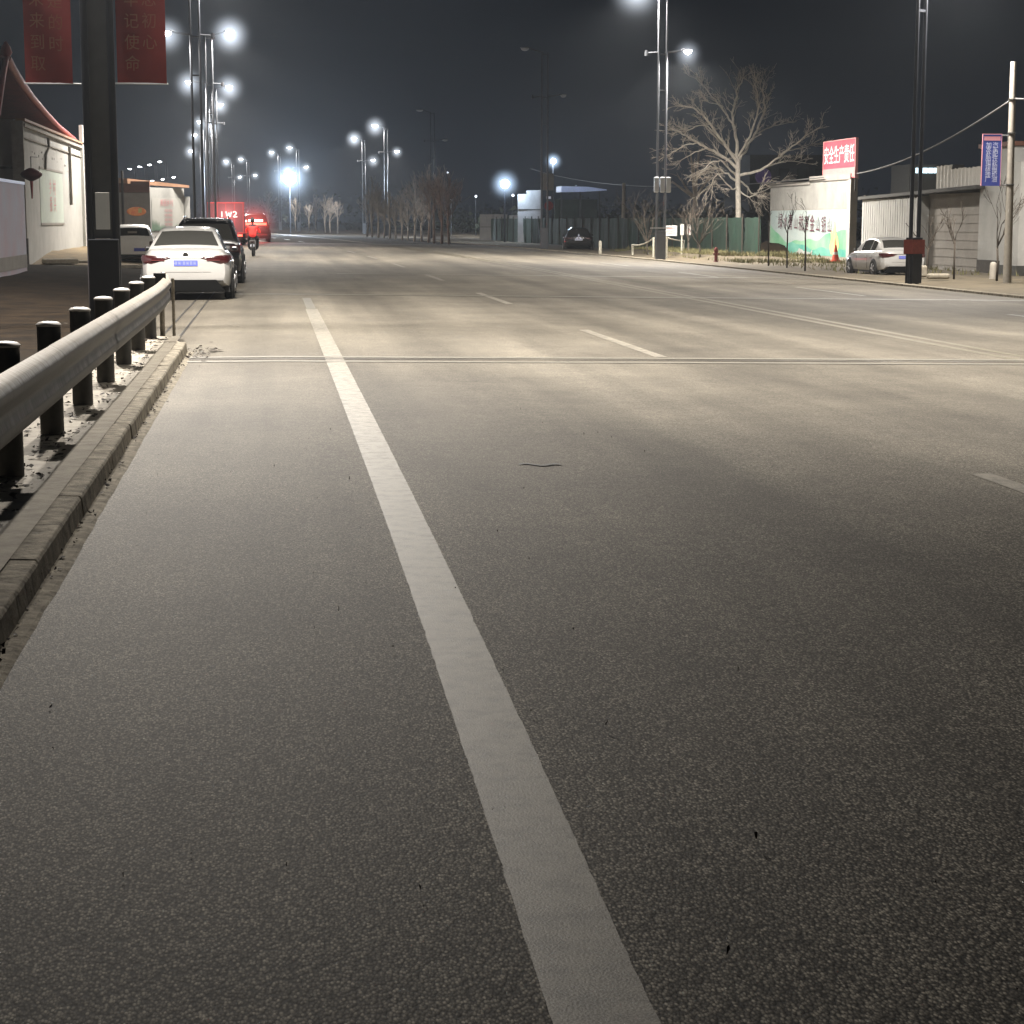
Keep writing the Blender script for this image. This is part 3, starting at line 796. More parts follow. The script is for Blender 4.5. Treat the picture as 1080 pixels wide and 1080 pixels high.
        if special:
            b = MB()
            for k in range(3):
                a = math.pi / 2 + k * 2 * math.pi / 3; u = Vector((math.cos(a), 0, math.sin(a))); v = Vector((-u.z, 0, u.x)); c0 = Vector((0, -.03, .90))
                b.add([c0, c0 + u * .1 + v * .05, c0 + u * .2, c0 + u * .1 - v * .05], [(0, 1, 2, 3)])
            b.build('emblem', M['sign_w'], t)
        else:
            b = MB(); b.lathe([(.055, -.03), (.055, -.018), (.04, -.035)], (0, 0.03, .905), 'y', 18); b.build('emblem', M['chrome'], t)
        b = MB(); b.box(-.235, .235, -.012, .02, .685, .80); pl = b.build('number_plate', M['sign_w'] if special else M['plate'], t, bevel=.004)
        b = MB()
        for k, x in enumerate((-.19, -.12, -.03, .04, .11, .18)):
            b.box(x - .02, x - .010, -.016, -.013, .71, .775); b.box(x + .004, x + .014, -.016, -.013, .71, .775)
            b.box(x - .009, x + .003, -.016, -.013, .763 - .03 * (k % 2), .775 - .03 * (k % 2))
        b.build('plate_marks', M['black'] if special else M['plate_mark'], pl)
        b = MB(); b.loft([[(-.76, y, .19), (.76, y, .19), (.60, y, .41), (-.60, y, .41)] for y in (-.03, .4)])
        b.build('rear_diffuser', M['matt_black'], t)
        b = MB(); b.box(-.86, .86, .3, 4.1, .16, .26); b.build('underbody', M['black'], t)
        b = MB(); b.tube([(-.5, .02, .24), (-.5, .2, .24)], .035, 10); b.build('exhaust', M['chrome'], t)
        b = MB(); b.box(-.5, .5, -.004, .02, .560, .566); b.build('bumper_seam', M['post'], t)
    elif kind == 'suv':
        for sgn in (-1, 1):
            b = MB(); b.box(sgn * .62, sgn * .90, -.01, .2, .84, 1.02); b.build('tail_light', M['tail'], t, bevel=.03)
        b = MB(); b.box(-.235, .235, -.02, .02, .72, .84); b.build('number_plate', M['plate'], t)
        b = MB(); b.box(-.8, .8, -.03, .3, .34, .5); b.build('rear_bumper', M['black'], t, bevel=.04)
        b = MB(); b.box(-.88, .88, .3, 4.2, .2, .36); b.build('underbody', M['black'], t)
        b = MB()
        for sgn in (-1, 1): b.tube([(sgn * .56, .6, 1.70), (sgn * .58, 1.0, 1.755), (sgn * .58, 2.2, 1.75), (sgn * .56, 2.5, 1.70)], .022, 8)
        b.build('roof_rail', M['chrome'], t, smooth=50)
        b = MB(); b.box(-.52, .52, .22, .48, 1.66, 1.70); b.build('roof_spoiler', M['black_paint'], t, bevel=.015)
    else:
        for sgn in (-1, 1):
            b = MB(); b.box(sgn * .60, sgn * .745, -.015, .12, .72, .90); b.build('tail_light', M['tail'], t, bevel=.03)
        b = MB(); b.box(.02, .45, -.03, .02, .52, .64); b.build('number_plate', M['plate'], t)
        b = MB(); b.box(-.62, .62, -.02, .2, .27, .40); b.build('rear_bumper_grille', M['black'], t, bevel=.02)
        b = MB(); b.lathe([(.035, -.012), (.03, -.02)], (0, .03, .86), 'y', 14); b.build('emblem', M['chrome'], t)
        b = MB(); b.box(-.2, .15, .10, .125, 1.20, 1.28); b.build('window_sticker', M['grey_wall'], t)
        b = MB(); b.box(-.74, .74, .2, 3.2, .15, .28); b.build('underbody', M['black'], t)
    return t
s_ = gp(198, 313)
make_car('sedan', 'parked_car', 'white sedan parked behind the guardrail end, blue plate, seen from behind', 'car', M['white_paint'], -1.70, 38.9, R(0))
make_car('suv', 'parked_car', 'black suv with roof rails parked in front of the nearest white sedan', 'car', M['black_paint'], -1.62, 48.6, R(0), .96)
make_car('hatch', 'parked_car', 'small white hatchback parked between the near lamp pole and the white sedan', 'car', mat('hatch_white', (.85, .85, .83), .4, scale=2, amt=.04), -4.90, 70.0, R(3), .94)
p_ = gp(943, 291)
make_car('sedan', 'parked_car', 'white sedan parked on the right verge by the banded lamp pole', 'car', M['white_paint'], 20.75, 61.0, R(2), .88, zg(20.3) + .0)
make_car('sedan', 'parked_car', 'black sedan parked by the green netting fence', 'car', M['black_paint'], 18.9, 117, R(-8), 1.0, zg(19) - .08, special=True)

# red truck and distant car
def add_truck():
    Y = 122; x0 = at(219, 240, Y).x; x1 = at(258, 240, Y).x; zt = at(240, 213, Y).z
    t = empty('truck', 'red box truck with a glowing rear parked ahead behind the lamp poles', 'truck', ((x0+x1)/2, Y, 0))
    w = (x1 - x0) / 2
    b = MB(); b.box(-w, w, 0, 5.0, .75, zt); b.build('cargo_box', M['truck'], t, bevel=.05)
    b = MB(); b.box(-w * .9, w * .9, 5.1, 6.8, .5, zt - .35); b.build('cab', M['truck'], t, bevel=.15)
    b = MB(); b.box(-w * .8, w * .8, .1, 6.6, .4, .72); b.build('chassis', M['black'], t)
    b = MB()
    for k in range(5): b.box(-w + .06 + (2*w - .15) * k / 4, -w + .10 + (2*w - .15) * k / 4, -.03, 0, .8, zt - .08)
    b.box(-w, w, -.03, 0, zt - .09, zt - .02); b.box(-w, w, -.03, 0, .76, .83)
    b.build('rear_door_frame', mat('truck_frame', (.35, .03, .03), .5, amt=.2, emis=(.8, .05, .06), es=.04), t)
    for sgn in (-1, 1):
        for ya in (1.0, 5.6):
            b = MB(); b.lathe([(.25, -.12), (.42, -.12), (.45, 0), (.42, .12), (.25, .12)], (0, 0, 0), 'x', 20)
            b.build('wheel', M['rubber'], t, smooth=40, loc=(sgn * (w - .15), ya, .45))
        b = MB(); b.box(sgn * (w - .5), sgn * (w - .15), -.05, .0, .58, .7); b.build('tail_light', M['tail_lit'], t)
    # glowing characters on the back
    b = MB(); cx = .05; zz = 1.95; s = .26
    def st(x0_, z0_, x1_, z1_): b.tube([(x0_ + cx, -.06, z0_ + zz), (x1_ + cx, -.06, z1_ + zz)], .035, 6)
    st(-.30, -.18, -.30, .18)
    st(-.05, .18, .05, -.15); st(.05, -.15, .14, .1); st(.14, .1, .22, -.15); st(.22, -.15, .30, .16)
    st(.40, .12, .52, .18); st(.52, .18, .62, .06); st(.62, .06, .42, -.16); st(.42, -.16, .66, -.16)
    b.build('lettering', M['truck_t'], t)
    l = bpy.data.lights.new('red_glow', 'POINT'); l.energy = 60; l.color = (1, .10, .10); l.shadow_soft_size = .5
    o = bpy.data.objects.new('red_glow', l); COL.objects.link(o); o.parent = t; o.location = (.4, -1.6, 1.6)
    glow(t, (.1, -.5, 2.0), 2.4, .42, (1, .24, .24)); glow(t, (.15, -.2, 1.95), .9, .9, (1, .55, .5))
    return t
add_truck()
def add_far_car():
    Y = 142; p = at(268.5, 246, Y)
    t = make_car('suv', 'car', 'distant car driving ahead with its red tail lights glowing', 'car', M['black_paint'], p.x, Y, R(2), 1.22, 0)
    b = MB(); b.box(-.72, .72, -.08, -.02, 1.0, 1.14); b.build('light_bar', M['tail_lit'], t, bevel=.02)
    b = MB(); b.box(-.35, .5, -.10, -.085, 1.22, 1.34); b.box(-.62, -.45, -.10, -.085, 1.2, 1.3); b.build('brake_lamp', M['tail_hot'], t, bevel=.02)
    l = bpy.data.lights.new('red_glow', 'POINT'); l.energy = 500; l.color = (1, .06, .05); l.shadow_soft_size = .3
    o = bpy.data.objects.new('red_glow', l); COL.objects.link(o); o.parent = t; o.location = (0, -1.2, .9)
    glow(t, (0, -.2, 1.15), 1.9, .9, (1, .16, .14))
add_far_car()

# -------------------------------------------------------- rider on scooter
def skin_obj(name, joints, edges, m, parent, subs=2):
    me = bpy.data.meshes.new(name); me.from_pydata([j[0] for j in joints], edges, [])
    me.materials.append(m)
    o = bpy.data.objects.new(name, me); COL.objects.link(o); o.parent = parent
    sk = o.modifiers.new('skin', 'SKIN'); sk.use_smooth_shade = True
    sv = me.skin_vertices[0].data
    for v, j in zip(sv, joints): v.radius = (j[1], j[2] if len(j) > 2 else j[1])
    sv[0].use_root = True
    s = o.modifiers.new('subd', 'SUBSURF'); s.levels = subs; s.render_levels = subs
    return o
def add_rider():
    g = gp(266.5, 270.5)
    sct = empty('scooter', 'small dark scooter under the rider in the red jacket', 'scooter', (g.x, g.y, 0), R(-2))
    for y in (.0, 1.22):
        b = MB(); b.lathe([(.13, -.035), (.20, -.05), (.235, -.03), (.24, 0), (.235, .03), (.20, .05), (.13, .035)], (0, 0, 0), 'x', 24)
        w = b.build('wheel', M['rubber'], sct, smooth=50, loc=(0, y + .24, .24))
        b = MB(); b.lathe([(.13, -.03), (.13, .03)], (0, 0, 0), 'x', 18); b.build('rim', M['rim'], w)
    b = MB()
    b.loft([[(-.10, y, z0), (.10, y, z0), (.13, y, z1 - .05), (.09, y, z1), (-.09, y, z1), (-.13, y, z1 - .05)] for y, z0, z1 in ((-.02, .55, .70), (.12, .42, .74), (.45, .30, .74), (.70, .26, .60))])
    b.build('rear_body', mat('scooter_grey', (.16, .15, .15), .4, amt=.2), sct, smooth=50)
    b = MB(); b.box(-.15, .15, .66, 1.02, .26, .32); b.build('footboard', M['black'], sct, bevel=.015)
    b = MB(); b.loft([[(-.17, y, z0), (.17, y, z0), (.12, y + .05, z1), (-.12, y + .05, z1)] for y, z0, z1 in ((1.02, .28, .88), (1.12, .3, .9))]); b.build('front_shield', M['black_paint'], sct, bevel=.02)
    b = MB(); b.loft([[(-.11, y, .74), (.11, y, .74), (.10, y, .80), (-.10, y, .80)] for y in (.02, .3, .68)]); b.build('seat', M['black'], sct, bevel=.02)
    b = MB(); b.tube([(0, 1.44, .26), (0, 1.15, .95)], .03, 8); b.tube([(-.30, .98, 1.0), (-.12, 1.12, 1.0), (.12, 1.12, 1.0), (.30, .98, 1.0)], .016, 8); b.build('handlebar', M['black'], sct, smooth=50)
    for sx in (-1, 1):
        b = MB(); b.tube([(sx*.22, 1.03, 1.0), (sx*.26, 1.05, 1.12)], .007, 6); b.lathe([(.05, -.008), (.05, .008)], (sx*.26, 1.05, 1.15), 'y', 12); b.build('mirror', M['black'], sct)
    b = MB(); b.box(-.07, .07, -.05, -.02, .60, .66); b.build('tail_light', M['tail'], sct, bevel=.01)
    b = MB(); b.box(-.09, .09, -.055, -.045, .43, .53); b.build('number_plate', M['sign_w'], sct)
    b = MB(); b.tube([(0, .02, .58), (0, -.10, .38), (0, -.1, .28)], .05, 8); b.build('mudguard', M['black'], sct)
    per = empty('person', 'person in a red jacket riding a scooter away down the road', 'person', (g.x, g.y, 0), R(-2))
    # body: pelvis, spine, neck, head, legs, arms in one surface
    J = [((0,.35,.86),.155,.13), ((0,.36,1.02),.145,.115), ((0,.38,1.20),.165,.12), ((0,.41,1.33),.13,.10), ((0,.43,1.40),.055,.055), ((0,.45,1.47),.06,.06),
         ((.11,.42,.84),.105,.10), ((.20,.82,.80),.075,.075), ((.19,.80,.42),.055,.055), ((.18,.90,.345),.045,.04),
         ((-.11,.42,.84),.105,.10), ((-.20,.82,.80),.075,.075), ((-.19,.80,.42),.055,.055), ((-.18,.90,.345),.045,.04),
         ((.19,.41,1.32),.075,.07), ((.285,.55,1.12),.045,.045), ((.28,.88,1.03),.038,.038), ((.26,.98,1.02),.035,.03),
         ((-.19,.41,1.32),.075,.07), ((-.285,.55,1.12),.045,.045), ((-.28,.88,1.03),.038,.038), ((-.26,.98,1.02),.035,.03)]
    E = [(0,1),(1,2),(2,3),(3,4),(4,5),(0,6),(6,7),(7,8),(8,9),(0,10),(10,11),(11,12),(12,13),(3,14),(14,15),(15,16),(16,17),(3,18),(18,19),(19,20),(20,21)]
    skin_obj('body', J, E, M['cloth_dark'], per)
    hd = MB(); rings = []
    for k in range(13):
        a = math.pi * k / 12; z = -math.cos(a) * .125; r_ = math.sin(a)
        rings.append([(math.cos(q) * r_ * .078, .46 + math.sin(q) * r_ * (.098 if z > -.02 else .09 + z * .1), 1.575 + z) for q in [2*math.pi*i/16 for i in range(16)]])
    hd.loft(rings); 
    for sx in (-1, 1): hd.loft([[(sx*(.074 + d), .455 + dy, 1.56 + dz) for dy, dz in ((-.012,-.03),(.012,-.02),(.015,.02),(-.015,.03))] for d in (0, .02)])
    hd.loft([[(dx, .55 + d, 1.56 + dz) for dx, dz in ((-.014,-.015),(.014,-.015),(0,.03))] for d in (0, .02)])
    hd.build('head', M['skin'], per, smooth='all')
    hr = MB(); rings = []
    for k in range(9):
        a = math.pi * (.30 + .70 * k / 8); z = -math.cos(a) * .138; r_ = math.sin(a)
        rings.append([(math.cos(q) * r_ * .09, .45 + math.sin(q) * r_ * .11 - (.012 if z < .05 else 0), 1.58 + z) for q in [2*math.pi*i/16 for i in range(16)]])
    hr.loft(rings); hr.build('hair', M['hair'], per, smooth='all')
    JJ = [((0,.33,.82),.20,.17), ((0,.35,1.05),.175,.14), ((0,.375,1.20),.19,.145), ((0,.41,1.33),.15,.12), ((0,.425,1.385),.08,.075),
          ((.18,.41,1.315),.075,.075), ((.29,.55,1.12),.058,.058), ((.29,.84,1.035),.052,.052),
          ((-.18,.41,1.315),.075,.075), ((-.29,.55,1.12),.058,.058), ((-.29,.84,1.035),.052,.052)]
    EE = [(0,1),(1,2),(2,3),(3,4),(3,5),(5,6),(6,7),(3,8),(8,9),(9,10)]
    skin_obj('jacket', JJ, EE, M['red_jacket'], per)
    for sx in (-1, 1):   # gloved hands closed on the grips
        b = MB(); b.loft([[(sx*.27 + dx, y, 1.015 + dz) for dx, dz in ((-.04,-.015),(.04,-.015),(.035,.025),(-.035,.025))] for y in (.92, 1.0)])
        for k in range(4): b.tube([(sx*.27 - .033 + .022*k, .99, 1.03), (sx*.27 - .033 + .022*k, 1.03 + .004*k, 1.01), (sx*.27 - .033 + .022*k, 1.01, .975)], .010, 6)
        b.tube([(sx*.235, .94, 1.01), (sx*.22, .98, .985), (sx*.235, 1.0, .98)], .011, 6)
        b.build('hand', M['skin'], per, smooth=60)
        b = MB(); b.loft([[(sx*.18 + dx, y, z) for dx, z in ((-.045,.322),(.045,.322),(.035,zt),(-.035,zt))] for y, zt in ((.78,.40),(.86,.41),(1.0,.36),(1.05,.335))])
        b.build('shoe', M['black'], per, bevel=.01)
add_rider()

# --------------------------------------------------------- left buildings
def left_building():
    Y0, Y1, XW = 64.6, 84.5, -8.0
    t = empty('building', 'white walled building with red tiled roof on the far left', 'building', (XW, Y0, 0))
    def P(b): b.v = [(x - XW, y - Y0, z) for x, y, z in b.v]; return b
    b = MB(); b.box(XW - .25, XW, Y0, Y1, 0, 4.85); P(b).build('side_wall', M['white_wall'], t)
    b = MB(); b.box(XW - 7, XW - .26, Y0 + .02, Y0 + .3, 0, 4.85); P(b).build('front_wall', M['grey_wall'], t)
    b = MB(); b.box(XW - 7, XW - .26, Y0 - .03, Y0 + .02, 3.25, 3.33); P(b).build('ledge', M['dark_wall'], t)
    b = MB(); b.box(XW - .32, XW + .06, Y0 - .12, Y0 + .05, 0, 4.8); P(b).build('corner_pillar', M['conc'], t)
    b = MB(); b.box(XW - .34, XW + .08, Y0 - .14, Y0 + .07, 0, 1.0); P(b).build('corner_plinth', M['dark_wall'], t)
    b = MB(); b.box(XW, XW + .10, Y0 + .1, Y1, 4.62, 4.72); b.box(XW, XW + .05, Y0 + .1, Y1, 4.25, 4.30); P(b).build('cornice', M['grey_wall'], t)
    # roof: hip with curved verge
    rows = []
    prof = [(60.8, 4.75), (61.6, 5.4), (62.5, 6.1), (63.4, 6.7), (65, 6.4), (67.2, 6.1), (70, 5.82), (73.8, 5.53), (78, 5.25), (84.8, 4.97)]
    b = MB(); b.grid([[(XW - .25, y, z), (XW - 3, y, z + .02), (XW - 8, y, z + .02)] for y, z in prof])
    b.grid([[(XW - .25, y, z - .16), (XW - 8, y, z - .16)] for y, z in prof])
    rf = P(b).build('roof', M['roof_red'], t, smooth=30)
    b = MB()
    for k in range(28):
        x = XW - .4 - k * .28
        b.tube([(x, y, z + .03) for y, z in prof[:4]], .05, 6)
    b2 = P(b).build('tile_ribs', M['roof_red'], rf, smooth=50)
    b = MB(); b.tube([(XW - .24, y, z + .02) for y, z in prof[:4]], .10, 8); b.tube([(XW - .24, y, z + .02) for y, z in prof[3:]], [.16, .15, .14, .12, .10, .09, .08], 8)
    b.lathe([(.14, 0), (.2, .12), (.14, .3), (.04, .45)], (XW - .24, 63.4, 6.75), 'z', 12)
    b.tube([(XW - .24, 63.4, 6.75), (XW - 8, 63.4, 6.75)], .12, 8)
    P(b).build('ridge', M['roof_trim'], rf, smooth=50)
    # eave underside
    b = MB(); b.box(XW - .2, XW + .12, Y0, Y1, 4.80, 4.88); P(b).build('eave_soffit', M['fascia'], t)
    # mural panel on the side wall with a row of red characters
    b = MB(); b.box(XW, XW + .015, 69.0, 76.5, 1.5, 3.4); mp = P(b).build('mural_panel', mat('mural_grey_green', (.52, .60, .53), .85, scale=.8, c2=(.42, .47, .44)), t)
    b = MB(); b.box(XW + .012, XW + .03, 68.9, 76.6, 3.38, 3.46); b.box(XW + .012, XW + .03, 68.9, 76.6, 1.42, 1.5); P(b).build('mural_frame', M['grey_wall'], mp)
    for k, c_ in enumerate('文明'):
        for j in range(2):
            put_text('乡村振兴'[2*k + j], 'lettering', M['m_pink'], mp, .62, (.022, 72.2 - Y0 + j * 1.3, 2.75 - k * .62), (0, 1, 0), (0, 0, 1), 1.4, .004)
    # downpipe, cables and stains
    b = MB(); b.tube([(XW + .07, 71.5, 4.55), (XW + .09, 71.5, 4.2), (XW + .07, 70.6, 3.9), (XW + .06, 70.4, 3.4)], .05, 8)
    P(b).build('pipe', M['grey_wall'], t, smooth=50); b = MB(); b.tube([(XW + .07, 79, 4.5), (XW + .07, 79, 2.2)], .06, 8); P(b).build('pipe', M['grey_wall'], t, smooth=50)
    b = MB(); random.seed(3)
    for k in range(14):
        y, z = random.uniform(67, 80), random.uniform(3.45, 3.95); s = random.uniform(.03, .09)
        b.box(XW, XW + .006, y, y + s * 2, z, z + s)
    P(b).build('stain', M['dark_wall'], t)
    b = MB(); b.box(XW - .02, XW + .12, 84.0, 84.5, 0, 5.6); P(b).build('end_pillar', M['white_wall'], t)
left_building()
b = MB(); b.v = []
t = empty('boundary_wall', 'low wall with a bluish white poster at the left edge', 'wall', (-7, 44, 0))
b = MB(); b.box(-.2, 0, -14, 12.6, 0, 2.62); b.build('wall', M['poster'], t)
b = MB(); b.box(-.24, .02, -14, 12.62, 2.60, 2.68); b.build('coping', M['sign_w'], t)
b = MB(); b.box(0, .012, -14, 12.6, .25, .62); b.build('stained_base', M['grey_wall'], t)
b = MB(); b.box(0, .01, 2, 7.2, .7, 2.5); b.build('pink_poster', mat('poster_pink', (.52, .38, .42), .6, scale=1.5, c2=(.46, .45, .50)), t)
# lantern
lp = at(33, 184, 62)
t = empty('lantern', 'dark red round paper lantern hanging at the corner of the white building', 'lantern', (lp.x, lp.y, lp.z))
b = MB(); b.lathe([(.07 + .27 * math.sin(math.pi * k / 10), -.2 + .4 * k / 10) for k in range(11)], (0, 0, 0), 'z', 18); b.build('shade', M['lantern'], t, smooth=60)
b = MB(); b.tube([(0,0,-.2), (0,0,-.75)], [.05, .02], 8); b.build('tassel', M['roof_trim'], t)
b = MB(); b.tube([(0,0,.2), (0,0,.55), (-.1, 2.6, .62)], .015, 6); b.build('cord', M['wire'], t)
# debris in yard
b = MB(); g = gp(61, 272); b.box(-.6, .5, -.3, .5, 0, .16); b.box(.5, 1.1, -.1, .2, .02, .1)
tag(b.build('concrete_block', M['slab'], bevel=.05, loc=(-7.0, 66.0, .14), rotz=.3), 'broken pale concrete block lying in the yard of the white building', 'rubble')

def mural_building():
    Y = 110
    A = at(95, 203, Y); B = at(158, 203, Y); C = at(194, 200, Y + 4)
    t = empty('building', 'low building with a bright mural panel and rust coloured roof edge, behind the hatchback', 'building', (B.x, B.y, 0))
    o = Vector((B.x, B.y, 0))
    def face(p, q, z0, z1, th, name, m, par=None, off=0):
        p = Vector((p.x, p.y, 0)) - o; q = Vector((q.x, q.y, 0)) - o
        n = (q - p).cross(Vector((0, 0, 1))).normalized()
        f = n * off; bk = -n * th
        b = MB(); b.loft([[p + f + Vector((0,0,z0)), q + f + Vector((0,0,z0)), q + f + bk + Vector((0,0,z0)), p + f + bk + Vector((0,0,z0))],
                          [p + f + Vector((0,0,z1)), q + f + Vector((0,0,z1)), q + f + bk + Vector((0,0,z1)), p + f + bk + Vector((0,0,z1))]])
        return b.build(name, m, par or t)
    face(A, B, 0, A.z, .3, 'front_wall', M['grey_wall'])
    m = face(B, C, 0, 3.42, .3, 'mural_wall', M['white_wall'])
    u = (Vector((C.x, C.y, 0)) - Vector((B.x, B.y, 0))); L_ = u.length; un = u.normalized(); n = un.cross(Vector((0,0,1))).normalized()
    def pt(s, z, off=.02): return un * s + n * off + Vector((0, 0, z))
    b = MB(); b.quad(pt(.15, 1.0), pt(L_ - .1, 1.0), pt(L_ - .1, 2.85), pt(.15, 2.85)); pm = b.build('mural_panel', M['m_white'], t)
    put_text('美丽乡村', 'lettering', M['m_pink'], pm, .42, pt(L_ * .46, 2.55, .04), un, (0, 0, 1), 1, .006)
    for k in range(4):
        put_text('共建文明家园', 'small_lettering', M['m_pink'], pm, .17, pt(L_ * .5, 2.12 - k * .26, .04), un, (0, 0, 1), 1, .0)
    b = MB(); random.seed(5)
    for k in range(26):
        s = .2 + (L_ - .4) * k / 25; edge = abs(k / 25 - .55) * 1.6
        h = 1.0 + .15 + .65 * edge * random.uniform(.5, 1.1)
        b.add([pt(s - .13, 1.0, .03), pt(s + .13, 1.0, .03), pt(s, h, .03)], [(0, 1, 2)])
    b.build('painted_trees', M['m_forest'], pm)
    b = MB(); c2 = Vector((C.x, C.y, 0)) - o; b.box(c2.x, c2.x + .32, c2.y - .1, c2.y + .2, 0, 2.95); b.build('pillar', M['white_wall'], t)
    # roof edge
    b = MB(); a0, b0 = Vector((A.x - 1, A.y, A.z + .0)) - o, Vector((B.x, B.y, 3.62)) - o
    b.loft([[(a0.x, a0.y - .3, 3.75), (a0.x, a0.y - .3, 4.05), (a0.x, a0.y + .1, 4.05), (a0.x, a0.y + .1, 3.75)],
            [(b0.x - 1.2, b0.y - .3, 3.62), (b0.x - 1.2, b0.y - .3, 3.90), (b0.x - 1.2, b0.y + .1, 3.9), (b0.x - 1.2, b0.y + .1, 3.62)],
            [(c2.x + .3, c2.y - .3, 3.45), (c2.x + .3, c2.y - .3, 3.6), (c2.x + .3, c2.y + .1, 3.6), (c2.x + .3, c2.y + .1, 3.45)]])
    b.build('roof_edge', M['fascia'], t)
    b = MB(); b.box(a0.x, 0, a0.y - .1, a0.y + .3, A.z, 3.75); b.build('gable_board', M['brown'], t)
    # red emblem on the grey wall
    e = at(144, 223, Y) - o
    b = MB(); b.lathe([(.34, 0), (.30, -.04), (.1, -.05)], (0, 0, 0), 'y', 18)
    b.v = [(x * 1.6 + e.x, y + e.y - .02, z * .75 + e.z) for x, y, z in b.v]; em = b.build('emblem', mat('emblem_red', (.55, .13, .06), .6, scale=6, c2=(.7, .4, .15), emis=(1, .25, .08), es=.1), t)
    b = MB(); b.v = []; b.box(e.x + .1, e.x + .3, e.y - .09, e.y - .06, e.z - .08, e.z + .18); b.build('emblem_mark', M['m_yellow'], em)
    b = MB(); b.tube([(e.x - .72, e.y - .3, 0), (e.x - .72, e.y - .3, A.z + 1.2)], .07, 8)
    b.build('drain_pipe', M['dark_wall'], t)
mural_building()

# ------------------------------------------------------- right side: walls
def mural_wall():
    XW = 26.5; Y1, Y0 = onx(812, 230, XW).y, onx(897, 230, XW).y
    zb, zt = zg(XW) - .1, 3.45
    t = empty('mural_wall', 'white wall painted with a landscape mural and a line of characters', 'wall', (XW, Y0, zb))
    Lw = Y1 - Y0
    # reading direction runs from far (left in the photo) to near
    b = MB(); b.box(0, .3, 0, Lw, 0, zt - zb); b.build('wall', mat('mural_plaster', (.34, .335, .31), .9, scale=.9, amt=.3, bump=.2), t)
    b = MB(); b.box(-.06, .36, 0, Lw * .47, zt - zb, zt - zb + .26); b.box(-.06, .36, Lw * .47, Lw, zt - zb - .12, zt - zb + .05); b.build('coping', M['grey_wall'], t)
    b = MB(); b.box(-.04, 0, -.02, .45, 0, zt - zb); b.build('end_pier', M['white_wall'], t)
    H = 2.55; z0 = .35
    b = MB(); b.quad((-.012, .5, z0), (-.012, Lw - .2, z0), (-.012, Lw - .2, H), (-.012, .5, H)); pm = b.build('mural_panel', M['m_sky'], t)
    b = MB(); b.box(-.02, 0, .45, Lw - .1, H, H + .05); b.build('mural_border', M['grey_wall'], t)
    def hills(seed, base, amp, m, off, name, y0=.5, y1=None, inv=0):
        random.seed(seed); y1 = y1 or Lw - .2; n = 50; top = []; ph = [random.uniform(0, 6) for _ in range(4)]
        rows = []
        for k in range(n + 1):
            s = k / n; y = y0 + (y1 - y0) * s
            h = base + amp * (.5 * math.sin(s * 7 + ph[0]) + .3 * math.sin(s * 15 + ph[1]) + .2 * math.sin(s * 31 + ph[2])) + (inv * (2*s-1)**2)
            rows.append([(off, y, z0), (off, y, max(z0 + .02, h))])
        bb = MB(); bb.grid(rows); return bb.build(name, m, pm)
    hills(2, 1.0, .30, M['m_green'], -.018, 'painted_hills', inv=.7)
    hills(5, .68, .28, M['m_teal'], -.024, 'painted_foothills', inv=.25)
    hills(9, .55, .12, M['m_white'], -.030, 'painted_river', y0=Lw*.42, y1=Lw*.62)
    # yellow flame-like figure near the right end
    b = MB(); cy = Lw * .17
    out = [(-.7,.45),(.5,.45),(.75,.8),(.45,1.15),(.6,1.6),(.25,1.45),(-.1,2.05),(-.35,1.5),(-.75,1.2),(-.9,.85)]
    b.add([(-.036, cy + y * .9, z) for y, z in out], [tuple(range(len(out)))]); b.build('painted_figure', M['m_yellow'], pm)
    b = MB(); b.add([(-.042, cy - .3 + y * .2, .75 + z * .5) for y, z in ((-.5,0),(.5,0),(.7,.5),(0,1),(-.7,.5))], [(0,1,2,3,4)]); b.build('painted_mark', M['m_orange'], pm)
    txt = '绿水青山就是金山银山'
    for k, c_ in enumerate(txt):
        yc = Lw * .84 - (Lw * .62) * k / (len(txt) - 1)
        put_text(c_, 'lettering', M['m_text'], pm, .78 if k % 2 else .88, (-.05, yc, 1.93 - .16 * k / 9), (0, -1, 0), (0, 0, 1), 1.0, .006)
    b = MB(); b.box(-.012, 0, .5, Lw - .2, .0, .34); b.build('bare_base', M['slab'], t)
    return t
mural_wall()
# red billboard standing on the wall
XB = 26.55
yl, yr = onx(870, 160, XB).y, onx(903.5, 160, XB).y
zl = at(870, 186, yl).z
t = empty('billboard', 'red billboard with a line of pale characters standing on the mural wall', 'billboard', (XB, yr, 3.52))
Lb = yl - yr
hb = onx(903, 146, XB).z - 3.52
b = MB(); b.box(-.05, .05, 0, Lb, 0.0, hb); b.build('panel', M['bill'], t)
b = MB(); b.box(-.062, -.052, .05, Lb - .05, .03, hb * .27); lowp = b.build('lower_strip', M['bill_pink'], t)
b = MB(); b.box(-.075, .06, -.06, 0, -.03, hb + .03); b.box(-.075, .06, Lb, Lb + .06, -.03, hb + .03); b.box(-.075, .06, 0, Lb, hb, hb + .04); b.build('frame', M['bill_pink'], t)
for k, c_ in enumerate('安全生产责任'):
    put_text(c_, 'lettering', M['bill_t'], t, Lb * .155, (-.068, Lb * .90 - Lb * .80 * k / 5 + 0, hb * .60), (0, -1, 0), (0, 0, 1.0), 1.0, .012)
for o in list(t.children):
    if o.name.startswith('lettering'):
        for v in o.data.vertices: v.co.z = hb * .60 + (v.co.z - hb * .60) * 1.15
for y in (.4, Lb - .4):
    b = MB(); b.tube([(.1, y, -.6), (.1, y, hb * .9)], .04, 6); b.build('stand', M['post'], t)

